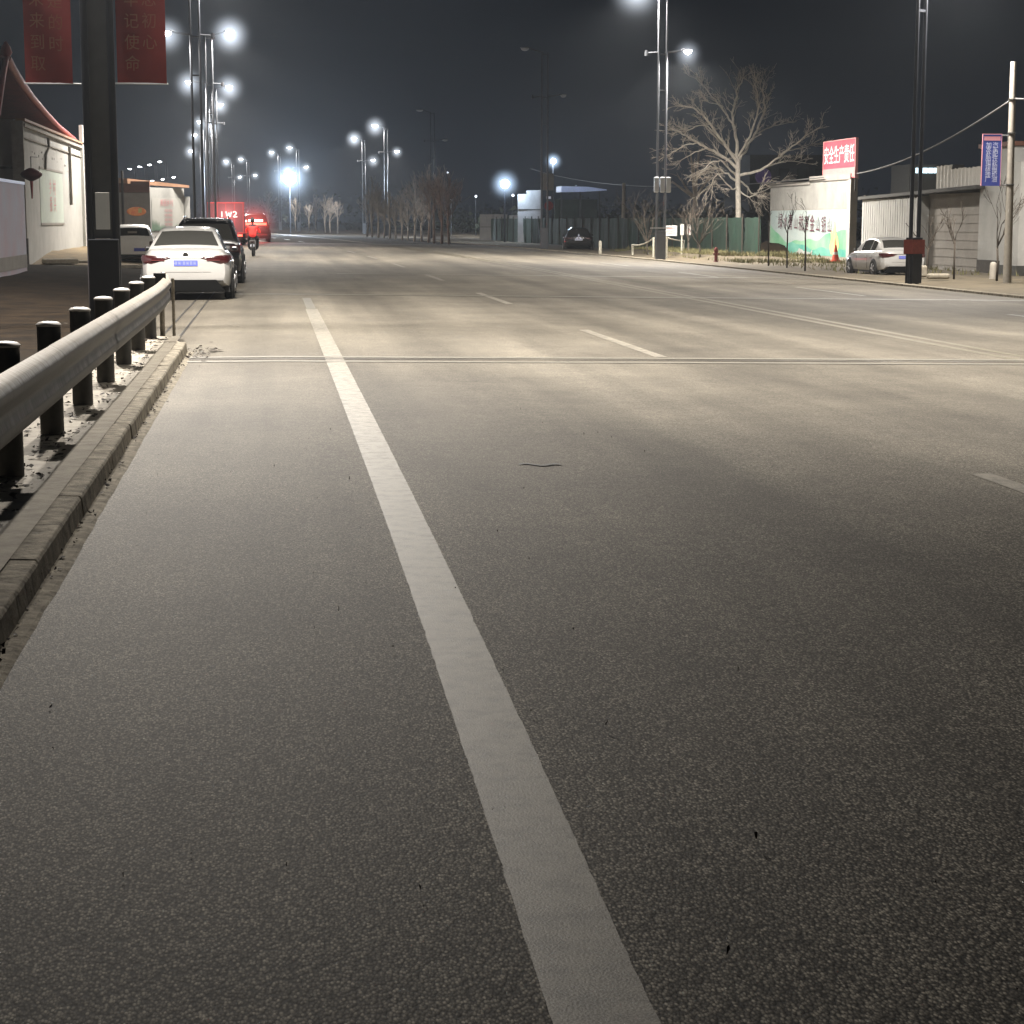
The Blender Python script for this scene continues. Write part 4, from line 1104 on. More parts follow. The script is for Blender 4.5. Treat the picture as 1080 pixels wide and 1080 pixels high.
# low roadside building at the right: white sheet wall, recessed grey gate, tall wing
def right_building():
    X = 25.4
    ya, yb_, yc, yd = [onx(p, 235, X).y for p in (909, 967, 1032, 1066)]
    zb = zg(X) - .1
    t = empty('roadside_building', 'low pale building with dark roof edge behind the white car on the right', 'building', (X, yc, zb))
    o = Vector((X, yc, zb))
    def BX(x0, x1, y0, y1, z0, z1, name, m, par=None, bevel=0):
        b = MB(); b.box(x0 - o.x, x1 - o.x, y0 - o.y, y1 - o.y, z0 - o.z, z1 - o.z); return b.build(name, m, par or t, bevel=bevel)
    w = BX(X, X + .2, yb_, ya, zb, 2.45, 'sheet_wall', M['white_wall'])
    b = MB()
    for k in range(24):
        y = yb_ + (ya - yb_) * k / 24; b.box(-.02, 0, y - o.y, y - o.y + .05, .1, 2.5 - zb)
    b.build('wall_ribs', M['white_wall'], w)
    BX(X + .45, X + .65, yc, yb_, zb, 2.60, 'gate', M['grey_wall'])
    BX(X + .02, X + .44, yb_ - .12, yb_ + .0, zb, 2.55, 'gate_jamb', M['white_wall'])
    b = MB()
    for k in range(1, 9): b.box(.43, .45, .1, yb_ - yc - .1, k * .32, k * .32 + .03)
    b.build('gate_slats', M['grey_wall'], t)
    # sloping roof edge
    b = MB(); b.loft([[(-.12, y - o.y, z - o.z), (-.12, y - o.y, z + .13 - o.z), (3.5, y - o.y, z + .13 - o.z), (3.5, y - o.y, z - o.z)] for y, z in ((ya + .3, 2.46), (yc, 2.72))])
    b.build('roof', M['roof_dark'], t)
    b = MB(); b.tube([(.1, ya - o.y, 2.5), (.1, ya - o.y, 3.1)], .05, 6); b.build('pipe', M['conc'], t)
    return t
right_building()
def right_wing():
    X = 25.6; y1, y0 = onx(1032, 235, X).y, onx(1066, 235, X).y; zb = zg(X) - .1
    t = empty('building', 'tall beige building wing behind the utility pole, dark plinth', 'building', (X, y0, zb))
    L_ = y1 - y0 - .03
    b = MB(); b.box(0, 4, 0, L_, 0, 4.15 - zb); b.build('wall', M['white_wall'], t)
    b = MB(); b.box(-.03, 0, 0, L_, 0, .62); b.build('plinth', M['dark_wall'], t)
    b = MB(); b.box(-.10, 4.1, -.1, L_ + .05, 4.15 - zb, 4.3 - zb); b.build('parapet', M['brown'], t)
    b = MB(); b.box(-.35, .05, -1.6, -.01, 0, 3.55 - zb); b.build('pier', M['white_wall'], t)
    b = MB(); b.box(-.38, .06, -1.62, 0, 0, .5); b.build('pier_plinth', M['roof_dark'], t)
    b = MB(); b.box(.2, 4, -7, -1.65, 0, 4.0 - zb); b.build('shop_wall', M['grey_wall'], t)
    b = MB(); b.lathe([(.38, 0), (.34, -.1), (.2, -.14)], (-.1, -.9, 3.15 - zb), 'x', 18); b.build('round_sign', M['brown'], t)
right_wing()
# corrugated screen on the roof
X = 25.9; pa, pb = onx(987, 201, X), onx(1033, 201, X); pt_ = onx(1000, 175, X)
b = MB(); rows = []
n = 60
for k in range(n + 1):
    y = pa.y + (pb.y - pa.y) * k / n
    dx = .06 * math.sin(k * 1.3)
    zt_ = pt_.z - .12 + (.14 if k < 22 else 0) + .02 * math.sin(k)
    rows.append([(X + dx, y, 2.70), (X + dx, y, zt_)])
b.grid(rows)
tag(b.build('corrugated_screen', M['corr'], smooth=60), 'white corrugated sheet standing on the roof edge left of the blue sign', 'sheet panel')

# green netting fence
t = empty('fence', 'dark green netting fence behind the bare tree and the black car', 'fence', (23.0, 84, zg(23)))
def fence_panels():
    y = 88.0; k = 0
    while y < 176:
        s0, s1 = shift(y) * .6, shift(y + 3) * .6
        b = MB(); rows = []
        for i in range(7):
            yy_ = y + 3 * i / 6; xx = s0 + (s1 - s0) * i / 6
            rows.append([(xx + .06 * math.sin(i * 2.1 + zz * 1.3 + k), yy_ - 84, zz) for zz in (0, .5, 1, 1.5, 2.0 + .06 * random.random())])
        b.grid(rows); b.build('net_panel', M['net'], t, smooth='all')
        b = MB(); b.tube([(s0 - .05, y - 84, 0), (s0 - .05, y - 84, 2.2)], .035, 6); b.build('post', M['bark_dark'], t)
        y += 3.05; k += 1
fence_panels()
# grey hoardings further on
def hoard(px0, px1, pyt, Y0, label, name='hoarding', m='hoard', sub=0):
    a, c = at(px0, 240, Y0), at(px1, 240, Y0 - 3)
    zt_ = at(px0, pyt, Y0).z
    t = empty(name, label, 'hoarding', (a.x, a.y, zg(19)))
    d = c - a; d.z = 0; L_ = d.length; u = d.normalized(); nrm = Vector((u.y, -u.x, 0))
    def pl(s0, s1, z0, z1, off, nm, mm):
        b = MB(); p, q = u * s0 + nrm * off, u * s1 + nrm * off; bk = -nrm * .06
        b.loft([[p + Vector((0,0,z0)), q + Vector((0,0,z0)), q + bk + Vector((0,0,z0)), p + bk + Vector((0,0,z0))], [p + Vector((0,0,z1)), q + Vector((0,0,z1)), q + bk + Vector((0,0,z1)), p + bk + Vector((0,0,z1))]])
        b.build(nm, mm, t)
    h = zt_ - zg(19)
    if sub:
        pl(0, L_ * .36, 0, h * .93, 0, 'sheet', M[m]); pl(L_ * .37, L_, 0, h, .03, 'sheet', M[m]); pl(0, L_, h * .62, h * .64, .05, 'rail', M['post'])
    else:
        n_ = max(1, round(L_ / 1.0))
        for k in range(n_): pl(L_ * k / n_, L_ * (k + 1) / n_ - .03, 0, h, .02 * (k % 2), 'sheet', M[m])
        pl(0, L_, h * .5, h * .52, .05, 'rail', M['post'])
hoard(506, 535, 226, 178, 'low grey sheet hoarding, leftmost of the three')
hoard(537, 546, 227, 170, 'narrow grey sheet hoarding between the low and the tall one')
hoard(546, 572, 201, 160, 'tall grey sheet hoarding beside the unlit street lamp', sub=1)
# square sign and red sign beside it
a = at(578, 205, 125)
t = empty('road_sign', 'square grey sign on a post right of the unlit street lamp', 'sign', (a.x, a.y, zg(17)))
b = MB(); b.tube([(0, .08, 0), (0, .08, 4.9)], .05, 8); b.build('post', M['post'], t)
b = MB(); b.box(-.35, .38, -.02, .02, 3.75, 4.85); b.build('sign_face', M['hoard'], t, bevel=.02)
b = MB(); b.lathe([(.30, -.05), (.30, -.03)], (.05, 0, 2.75), 'y', 20); b.build('round_sign', mat('dull_red', (.20, .03, .035), .6, amt=.3), t)
b = MB(); b.box(-.12, .18, -.09, -.06, 3.2, 3.36); b.build('small_lamp', M['sign_w'], t)
# concrete stump post behind the fence
a = at(657, 235, 125)
b = MB(); b.tube([(a.x, a.y, zg(20)), (a.x + .05, a.y, at(657, 193, 125).z)], [.15, .11], 10)
tag(b.build('concrete_post', M['conc'], smooth=40), 'bare grey concrete post rising behind the green netting fence', 'post')
# lit canopy far behind
a, c = at(592, 200, 165), at(640, 200, 165)
t = empty('lit_canopy', 'low bluish lit canopy roof beyond the green fence', 'canopy', (a.x, 165, 0))
b = MB(); L_ = c.x - a.x
b.loft([[(0, 0, 4.0), (0, 3, 4.0), (0, 3, 4.5), (0, 0, 4.5)], [(L_ * .6, 0, 4.05), (L_ * .6, 3, 4.05), (L_ * .6, 3, 4.45), (L_ * .6, 0, 4.45)], [(L_, 0, 4.15), (L_, 3, 4.15), (L_, 3, 4.22), (L_, 0, 4.22)]])
b.build('roof', M['glowstrip'], t)
b = MB()
for x in (.3, L_ * .5, L_ - .3): b.tube([(x, 2, -.2), (x, 2, 4.1)], .08, 6)
b.build('column', M['post'], t)
b = MB(); b.box(-.2, L_ * .9, 2.5, 2.8, -.2, 3.4); b.build('back_wall', M['foliage'], t)

# ------------------------------------------------------------------- trees
def branchlets(b, p, d, L_, r, depth, up=.25, spread=.7, n=3, segs=3, mn=.006):
    pts = [p]; rad = [r]; dd = d.copy()
    for i in range(segs):
        dd = (dd + Vector((random.gauss(0, .16), random.gauss(0, .16), random.gauss(0, .12) + up * .12))).normalized()
        pts.append(pts[-1] + dd * L_ / segs); rad.append(max(mn, r * (1 - .6 * (i + 1) / segs)))
    b.tube(pts, rad, 5 if depth > 1 else 3, cap=False)
    if depth <= 0: return
    for k in range(n):
        i = random.randint(1, segs); q = pts[i]
        nd = (dd + Vector((random.uniform(-1, 1), random.uniform(-1, 1), random.uniform(-.6, .9))) * spread).normalized()
        branchlets(b, q, nd, L_ * random.uniform(.5, .75), max(mn, rad[i] * .65), depth - 1, up, spread, n, segs, mn)
def big_tree():
    random.seed(21)
    base = gp(781, 270); Y = base.y - .6; x0 = at(781, 270, Y).x
    z0 = zg(x0) + .1
    t = empty('bare_tree', 'large bare pale tree with wide twisting branches in front of the green fence', 'tree', (x0, Y, z0))
    s = lambda px, py, dy=0: (at(px, py, Y) - Vector((x0, Y, z0))) + Vector((0, dy, 0))
    b = MB(); tr = [s(781, 272), s(780, 262), s(779, 235), s(778.5, 205), s(778, 185), s(778.5, 168)]
    b.tube(tr, [.24, .17, .155, .147, .14, .125], 12); b.build('trunk', M['bark'], t, smooth='all')
    limbs = [
        ([(778,178,0),(768,168,.2),(757,161,.3),(747,156,.4),(736,150,.3),(724,143,.2),(714,137,0),(706,136,-.2)], .10),
        ([(778,172,0),(768,158,-.2),(757,146,-.5),(748,134,-.6),(738,122,-.8),(726,114,-.9),(714,113,-1)], .10),
        ([(779,168,0),(770,158,.4),(761,146,.9),(753,136,1.2),(748,128,1.5)], .075),
        ([(778.5,170,0),(777,150,0),(774,132,.2),(775,112,.3),(780,96,.5),(786,82,.6)], .11),
        ([(776,135,.1),(768,121,.4),(760,108,.8),(753,97,1),(746,88,1.1),(740,82,1.2)], .06),
        ([(779,165,0),(786,150,-.3),(791,136,-.6),(796,118,-.8),(795,104,-.9),(791,90,-1)], .08),
        ([(780,168,0),(790,155,.4),(800,141,.8),(807,128,1.1),(813,112,1.2),(810,95,1.1),(811,84,1)], .10),
        ([(780,185,0),(795,181,-.3),(808,175,-.5),(818,166,-.7),(830,155,-.9),(842,146,-1.1),(858,135,-1.3)], .09),
        ([(808,175,-.5),(822,171,-.3),(836,170,0),(852,172,.3)], .045),
        ([(822,161,-.7),(838,158,-.4),(855,154,0),(868,152,.4)], .04),
        ([(800,141,.8),(815,134,1.3),(828,130,1.6),(846,127,1.9)], .045),
        ([(779,190,0),(790,198,.3),(797,205,.5),(806,202,.7),(820,196,1)], .06),
        ([(778,192,0),(766,184,-.3),(756,178,-.5),(746,176,-.6),(736,183,-.6)], .07),
        ([(777,186,0),(766,177,-.5),(757,170,-.8),(745,172,-1),(735,180,-1.1)], .065),
        ([(777,198,0),(770,200,-.4),(762,192,-.6),(754,184,-.8),(748,190,-.8),(744,200,-.8)], .05),
        ([(779,200,0),(786,208,-.4),(794,206,-.6),(800,196,-.8)], .045),
        ([(736,150,.3),(725,152,.1),(713,158,0),(704,164,-.1)], .05),
        ([(747,156,.4),(735,160,.6),(722,168,.7)], .045),
        ([(754,143,-.5),(745,133,-.3),(733,133,-.1),(724,138,0)], .04),
        ([(768,121,.4),(762,112,.2),(750,108,-.1),(742,106,-.3)], .035),
    ]
    b = MB(); tw = MB()
    for pts, r0 in limbs:
        P = [s(*p) for p in pts]
        Q = []
        for i in range(len(P) - 1):
            for k in range(3):
                q = P[i].lerp(P[i+1], k / 3)
                if i or k: q += Vector((random.gauss(0, .03), random.gauss(0, .03), random.gauss(0, .03)))
                Q.append(q)
        Q.append(P[-1]); n = len(Q)
        rad = [max(.016, r0 * .92 * (1 - .72 * i / n)) for i in range(n)]
        b.tube(Q, rad, 7, cap=False)
        droop = pts[-1][1] > 175
        for i in range(3, n):
            for k in range(1 + (i % 3 == 0) if i > n * .45 else (i % 2)):
                d = (Q[min(i + 1, n - 1)] - Q[max(0, i - 1)]).normalized()
                d = (d + Vector((random.uniform(-1, 1), random.uniform(-1, 1), random.uniform(-.9 if droop else -.45, .8))) * .85).normalized()
                branchlets(tw, Q[i], d, random.uniform(.4, .85), rad[i] * .42, 2, up=-.5 if droop else .1, n=3, mn=.008)
    b.build('limb', M['bark'], t, smooth='all')
    tw.build('crown', mat('twig_bark', (.66, .59, .50), .9, scale=6, amt=.3), t)
big_tree()
def small_tree(label, px, py, h, kind='sapling', m='bark2', name='sapling', cat='tree', group=None, seed=1, fork=.5, r=.035, tw=.6, n=5):
    random.seed(seed); g = gp(px, py); z = zg(g.x) + .08
    t = empty(name, label, cat, (g.x, g.y, z), 0, group)
    b = MB(); f = Vector((random.gauss(0, .03), random.gauss(0, .03), h * fork))
    b.tube([(0,0,-.1), f * .5 + Vector((random.gauss(0,.02), 0, 0)), f], [r, r * .85, r * .7], 8); b.build('trunk', M[m], t, smooth='all')
    c = MB()
    for k in range(n):
        a = random.uniform(0, 6.28); lean = random.uniform(.25, .75)
        d = Vector((math.cos(a) * lean, math.sin(a) * lean, 1)).normalized()
        branchlets(c, f * random.uniform(.85, 1.0), d, h * (1 - fork) * random.uniform(.7, 1.0), r * .5, 2, up=.6, spread=tw, n=3, mn=.006)
    c.build('crown', M[m], t)
    return t
SG = 'saplings planted along the right verge'
small_tree('dark thin sapling in front of the left edge of the mural', 810.5, 282, 2.2, m='bark_dark', seed=3, fork=.8, n=2, group=SG)
small_tree('dark forked sapling in front of the mural characters', 830, 284, 2.3, m='bark_dark', seed=4, fork=.62, n=3, group=SG)
small_tree('dark forked sapling before the middle of the mural', 849, 287, 2.2, m='bark_dark', seed=5, fork=.68, n=3, group=SG)
small_tree('thin sapling beside the banded lamp pole, against the grey gate', 977, 293, 1.8, seed=6, fork=.5, n=3, group=SG)
small_tree('upright sapling with a bushy head in front of the grey gate', 1006, 297, 1.95, m='bark2', seed=7, fork=.62, n=4, tw=.3, group=SG)
small_tree('wide forked sapling beside the utility pole', 1051, 299, 2.5, m='bark2', seed=8, fork=.42, n=5, r=.04, tw=.55, group=SG)
small_tree('bushy young tree right of the white notice board', 738, 274, 2.3, m='bark2', seed=9, fork=.3, n=7, tw=.8, r=.05, group=SG)
small_tree('spreading shrub-like young tree near the red hydrant', 726, 272, 2.2, m='bark2', seed=10, fork=.3, n=7, tw=.9, r=.045, group=SG)
small_tree('brown bushy young tree left of the lamp pole with meter boxes', 683, 270, 2.4, m='bark2', seed=12, fork=.25, n=8, tw=.9, r=.045, group=SG)
# pollarded tree behind the fence
random.seed(31)
a = at(732, 235, 112)
t = empty('pollarded_tree', 'thin pale lopped tree sticking up behind the fence left of the big tree', 'tree', (a.x, a.y, zg(24)))
b = MB(); ztp = at(735, 172, 112).z
b.tube([(0,0,0), (0,0,2.4), (.05,0,3.6)], [.16, .13, .11], 8); b.build('trunk', M['bark3'], t, smooth='all')
b = MB()
for (dx, dz, l_) in ((-.35, 6.0, 0), (.25, 5.9, 0), (-.9, 4.3, 0), (.9, 4.5, 0), (-1.3, 4.2, 1), (1.1, 4.0, 1), (.0, 5.2, 0)):
    b.tube([(0.02, 0, 3.2), (dx * .5, random.uniform(-.2, .2), (3.2 + dz) / 2), (dx, random.uniform(-.4, .4), dz)], [.09, .07, .05], 6)
    branchlets(b, Vector((dx * .7, 0, 3.2 + (dz - 3.2) * .7)), Vector((dx, 0, 1)).normalized(), .8, .035, 2, n=3)
b.build('crown', M['bark3'], t)

# row of bare poplars by the road, and further groups
def proto_tree(seed, h, m='bark3'):
    random.seed(seed)
    tb = MB(); tb.tube([(0,0,-.2), (random.gauss(0,.1), random.gauss(0,.1), h * .35), (random.gauss(0,.15), 0, h * .7), (random.gauss(0, .2), 0, h)], [.11, .09, .05, .015], 7)
    cb = MB()
    for k in range(19):
        z = h * random.uniform(.28, .95); a = random.uniform(0, 6.28)
        d = Vector((math.cos(a) * .45, math.sin(a) * .45, 1)).normalized()
        branchlets(cb, Vector((0, 0, z)), d, (h - z) * .35 + h * .10, .03, 2, up=.5, spread=.5, n=3, mn=.012)
    return tb, cb, M[m]
protos = []
for sd, h, m in ((51, 4.6, 'bark3'), (52, 4.0, 'bark3'), (53, 5.0, 'bark3'), (54, 3.6, 'bark3')):
    tb, cb, mm = proto_tree(sd, h, m)
    t = empty('poplar_tree', 'x', 'tree', (0, 0, 0)); tb.build('trunk', mm, t, smooth='all'); cb.build('crown', mm, t)
    protos.append(t)
random.seed(77)
pt_px = [(387, 248, 205), (393, 249, 198), (399, 250, 192), (405, 250, 190), (411, 251, 183), (417, 252, 178), (424, 252, 172), (430, 253, 168), (437, 253, 162), (445, 254, 160), (452, 254, 155), (458, 255, 150), (466, 255, 146), (474, 256, 143),
         (343, 240, 262), (348, 240, 258), (356, 241, 250), (326, 238, 290), (333, 238, 280), (312, 236, 310), (284, 235, 330)]
POP = 'bare poplars in a row beyond the right kerb'
used = [False] * 4
for i, (px, py, Y) in enumerate(pt_px):
    k = random.randrange(4); x = at(px, 240, Y).x
    if not used[k]: o = protos[k]; used[k] = True
    else: o = copy_tree(protos[k])
    o.location = (x, Y, zg(x)); o.rotation_euler = (0, 0, random.uniform(0, 6)); s = random.uniform(.72, 1.2); o.scale = (s, s, s)
    if i < 14: tag(o, 'slender bare tree in the dense roadside row below the twin-headed street lamp', 'tree', POP)
    elif i < 17: tag(o, 'bare tree in the small far clump right of the white floodlight', 'tree', 'bare trees in the far clump')
    else: tag(o, 'dim bare tree far off beneath the white floodlight', 'tree', 'dim bare trees far down the road')
for k in range(4):
    if not used[k]:
        for c_ in list(protos[k].children): bpy.data.objects.remove(c_)
        bpy.data.objects.remove(protos[k])
# far dark vegetation band
random.seed(8)
fb = MB()
def tuft(x, y, h, w, n):
    for k in range(n):
        a = random.uniform(0, 6.28); rr = w * random.random() ** .5; z = h * random.random() ** .8
        s = random.uniform(.2, .6); px_, py_ = x + rr * math.cos(a), y + rr * math.sin(a)
        q = [Vector((random.uniform(-s, s), random.uniform(-s, s), random.uniform(-s, s))) for _ in range(3)]
        fb.add([Vector((px_, py_, z)) + v for v in q], [(0, 1, 2)])
for k in range(90):
    x = random.uniform(-60, 140); y = 300 + random.uniform(0, 160) + abs(x) * .3
    if -50 < x < 4: y += 120
    tuft(x, y, random.uniform(3, 8), random.uniform(3, 6), 70)
for k in range(60):
    y = random.uniform(100, 300); tuft(29 + random.uniform(0, 18) + shift(y) * .6, y, random.uniform(1.5, 3.2), 2.5, 60)
tag(fb.build('distant_thicket', M['foliage']), 'dark far off thicket closing the horizon', 'thicket', kind='stuff')

# dead grass on the right verge
random.seed(14)
gb = MB()
for k in range(16000):
    y = random.uniform(62, 112); x = random.uniform(19.8, 26.0)
    if y < 80 and random.random() < .85: continue
    dens = math.sin(x * 1.7) * math.sin(y * .7 + x)
    if dens < -.1 and random.random() < .7: continue
    z = zg(x) + .05 + (.22 if 20 < x < 25 and 84 < y < 108 else 0); h = random.uniform(.06, .24); a = random.uniform(0, 3.14); w = .025
    gb.add([(x - w * math.cos(a), y - w * math.sin(a), z), (x + w * math.cos(a), y + w * math.sin(a), z), (x + random.gauss(0, .06), y + random.gauss(0, .06), z + h)], [(0, 1, 2)])
tag(gb.build('dead_grass', M['grass']), 'dry yellow green grass around the foot of the bare tree', 'grass', kind='stuff')

# ------------------------------------------------------ verge furniture
g = gp(1062, 301)
PX, PY = g.x, g.y
t = empty('utility_pole', 'concrete utility pole at the right edge carrying wires and a blue sign', 'utility pole', (PX, PY, zg(PX)))
tp = at(1069, 65, PY) - Vector((PX, PY, zg(PX)))
b = MB(); b.tube([(0,0,0), (tp.x * .5, 0, tp.z * .5), (tp.x, 0, tp.z)], [.125, .105, .085], 14); b.build('shaft', M['conc'], t, smooth=40)
b = MB()
for z in (tp.z * .83, tp.z * .68, tp.z * .45): b.lathe([(.115, 0), (.125, .02), (.115, .05)], (tp.x * z / tp.z, 0, z), 'z', 14)
b.build('clamp', M['post'], t)
# blue sign
sa, sb_ = at(1034.5, 196, PY), at(1056, 142, PY)
t = empty('blue_sign', 'narrow blue sign with two columns of white characters on the utility pole', 'sign', (sa.x, PY - .02, sa.z))
w_, h_ = sb_.x - sa.x, sb_.z - sa.z
b = MB(); b.box(0, w_, -.02, .02, 0, h_); b.build('sign_board', M['blue'], t, bevel=.004)
b = MB(); b.box(-.012, 0, -.03, .025, 0, h_); b.box(w_, w_ + .012, -.03, .025, 0, h_); b.box(-.012, w_ + .012, -.03, .025, h_, h_ + .02); b.box(.03, w_ - .03, -.024, -.021, h_ - .17, h_ - .05); b.build('frame', M['sign_p'], t)
for ci, txt in enumerate(('加水补胎电焊修理厂', '汽车配件轮胎换机油')):
    for k, c_ in enumerate(txt):
        put_text(c_, 'lettering', M['sign_w'], t, .175, (w_ * (.32 if ci == 0 else .68), -.026, h_ - .29 - k * (h_ - .36) / 9 - 0.02), (1, 0, 0), (0, 0, 1), 1, .004)
b = MB()
pxm = at(1064, 150, PY).x
b.tube([(w_, 0, h_ - .02), (pxm - sa.x, 0, h_ - .02)], .015, 6); b.tube([(w_, 0, .02), (pxm - sa.x, 0, .02)], .015, 6); b.build('bracket', M['steel'], t)
# wires
def wire(name, label, p, q, sag, r=.02):
    b = MB(); pts = []
    for k in range(25):
        s = k / 24; v = Vector(p).lerp(Vector(q), s); v.z -= sag * 4 * s * (1 - s); pts.append(v)
    b.tube(pts, r, 5); tag(b.build(name, M['wire'], smooth='all'), label, 'wire')
wl = onx(904, 183, 26.3)
wire('overhead_wire', 'wire sagging from the utility pole left to the red billboard', at(1066, 106, PY), wl, .35, .032)
wire('overhead_wire', 'short wire leaving the utility pole to the right', at(1067, 104, PY), (PX + 12, PY - 14, 4.6), .3, .03)
wire('overhead_wire', 'faint wire running left behind the lamp pole with meter boxes', onx(868, 187, 26.3), at(560, 178, 190), 1.0, .03)
# bollard
g = gp(1047, 297)
b = MB(); b.lathe([(.11, 0), (.11, .42), (.09, .5), (.04, .53)], (g.x, g.y, zg(g.x) + .08), 'z', 16)
tag(b.build('bollard', M['conc'], smooth=50), 'short pale round bollard left of the utility pole', 'bollard')
# stones at kerb
for i, (px, py, lab) in enumerate(((990, 298, 'low pale stone lying right of the banded lamp pole'), (971, 296, 'small block leaning at the foot of the banded lamp pole'))):
    g = gp(px, py); b = MB(); b.box(-.35 + .2 * i, .3 - .15 * i, -.15, .15, 0, .16 + .2 * i)
    tag(b.build('stone', M['slab'], bevel=.05, loc=(g.x, g.y, zg(g.x) + .11), rotz=.3 * i), lab, 'stone')
# cone
g = gp(882, 283); cx_, cy_ = onx(881, 276, 24.6).x, onx(881, 276, 24.6).y
t = empty('traffic_cone', 'orange traffic cone in front of the right end of the mural', 'traffic cone', (cx_, cy_, zg(24) + .12))
b = MB(); b.lathe([(.17, .03), (.10, .38), (.04, .70), (.03, .72)], (0,0,0), 'z', 18); b.build('cone_body', M['cone'], t, smooth=50)
b = MB(); b.box(-.22, .22, -.22, .22, 0, .04); b.build('foot', M['cone'], t)
b = MB(); b.lathe([(.118, .30), (.095, .42)], (0,0,0), 'z', 18); b.build('band', M['board'], t)
# hydrant
g = gp(755, 277.5)
t = empty('fire_hydrant', 'small faded red hydrant on the verge left of the big bare tree', 'hydrant', (g.x, g.y, zg(g.x) + .04), 0, None, .8)
b = MB(); b.lathe([(.14, 0), (.14, .05), (.09, .07), (.09, .55), (.13, .58), (.13, .64), (.09, .75), (.03, .82)], (0,0,0), 'z', 14); b.build('barrel', M['hydrant'], t, smooth=50)
b = MB(); b.tube([(-.16,0,.46), (.16,0,.46)], .05, 10); b.tube([(0,-.14,.46), (0,.02,.46)], .06, 10); b.build('outlet', M['hydrant'], t, smooth=50)
# rope barrier either side of the pole
def barrier(p0, p1, label, h0=.85, h1=.7):
    a, c = gp(*p0), gp(*p1)
    za = zg(a.x) + .08
    t = empty('rope_barrier', label, 'barrier', (a.x, a.y, za))
    d = Vector((c.x - a.x, c.y - a.y, 0))
    for s, h in ((0, h0), (1, h1)):
        b = MB(); b.tube([d * s, d * s + Vector((0, 0, h))], .05, 8); b.build('post', M['rope'], t, smooth=40)
    b = MB(); pts = []
    for k in range(9):
        s = k / 8; pts.append(d * s + Vector((0, 0, lerp(h0, h1, s) - .05 - .12 * 4 * s * (1 - s) * (1 if h0 < h1 else .3))))
    b.tube(pts, .035, 6); b.build('rope', M['rope'], t, smooth='all')
barrier((667, 270.5), (689, 273), 'white rope barrier left of the lamp pole with meter boxes', .55, .95)
barrier((703, 274), (721, 270), 'white sloping rail barrier right of the lamp pole with meter boxes', 1.0, .72)
g = gp(633, 268)
b = MB(); b.lathe([(.09, 0), (.09, .65), (.05, .72)], (g.x, g.y, zg(g.x)), 'z', 10)
tag(b.build('bollard', M['rope'], smooth=50), 'small pale bollard right of the black car', 'bollard')
# notice boards
def board(px, py, wpx, pyt, pyb, label, m='board', two=False):
    g = gp(px, py); Y = g.y
    t = empty('notice_board', label, 'notice board', (g.x, Y, zg(g.x) + .08))
    w = wpx * Y / F; z0 = at(px, pyb, Y).z - zg(g.x) - .08; z1 = at(px, pyt, Y).z - zg(g.x) - .08
    b = MB(); b.tube([(0,.06,0), (0,.06,z1)], .04, 8); b.build('post', M['rope'], t)
    b = MB(); b.box(0 if not two else -w/2, w if not two else w/2, -.02, .02, z0, z1); fb_ = b.build('panel', M[m], t, bevel=.01)
    b = MB()
    for k in range(3 if not two else 2):
        zz = lerp(z0, z1, .25 + .22 * k); b.box(.12 * w if not two else -w*.3, w * (.85 if not two else .3), -.026, -.022, zz, zz + .05)
    b.build('faded_marks', M['m_pink'], fb_)
board(702, 273, 12, 238, 249, 'white rectangular notice board right of the lamp pole with meter boxes')
board(719, 272, 4, 236.5, 248, 'narrow upright notice board with pink mark, left of its twin', two=True)
board(726, 271, 4, 236.5, 248, 'narrow plain upright notice board, right of its pink twin', two=True)
# dirt mounds behind barrier
for i, (px, py, w, h, lab) in enumerate(((757, 266, 3.2, .8, 'brown heap of soil behind the hydrant'), (808, 272, 2.6, .75, 'grey brown heap of soil at the left foot of the mural'))):
    g = gp(px, py); random.seed(i); rows = []
    for a in range(13):
        rows.append([(math.cos(a * 2 * math.pi / 12) * w * r_ , math.sin(a * 2 * math.pi / 12) * w * .5 * r_, h * math.exp(-2.4 * r_ * r_) + (random.uniform(-.05, .05) if a < 12 else 0) - .08) for r_ in (.02, .25, .5, .75, 1)])
    rows[12] = rows[0]
    tag(MB().grid(rows).build('soil_heap', M['dirt'], smooth='all', loc=(g.x, g.y, zg(g.x) + .15)), lab, 'soil heap')

# ------------------------------------------------------- far small lights
def lamp_post(name, label, px, py, Y, r, m, power=0, col=(.8, .9, 1), h_to=None, tilt=0):
    p = at(px, py, Y); z0 = zg(p.x)
    t = empty(name, label, 'lamp', (p.x, Y, z0))
    b = MB(); b.tube([(tilt, .15, 0), (0, .15, p.z - z0)], .07, 8); b.build('post', M['pole'], t, smooth=40)
    b = MB(); b.lathe([(r * math.sin(math.pi * k / 10) + .001, -r * math.cos(math.pi * k / 10)) for k in range(11)], (0, 0, p.z - z0), 'z', 16); b.build('globe', m, t, smooth='all')
    if power:
        l = bpy.data.lights.new('lamp_light', 'POINT'); l.energy = power; l.color = col; l.shadow_soft_size = r
        o = bpy.data.objects.new('lamp_light', l); COL.objects.link(o); o.parent = t; o.location = (0, -r * 2.5, p.z - z0 - .05)
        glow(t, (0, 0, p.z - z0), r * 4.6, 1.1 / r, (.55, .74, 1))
lamp_post('floodlight', 'dazzling white floodlight over the far end of the road', 305.5, 188, 225, .75, M['flood'], 30000, (.75, .87, 1))
lamp_post('floodlight', 'bluish white floodlight above the grey hoardings', 532.5, 194, 160, .36, M['flood'], 700, (.6, .78, 1))
lamp_post('yard_lamp', 'small round lamp on a short post above the square sign', 583.5, 170, 150, .20, M['lens_far'], 900)
lamp_post('yard_lamp', 'round white lamp seen through the right side of the bare tree', 829, 177, 150, .24, M['lens_far'], 900)
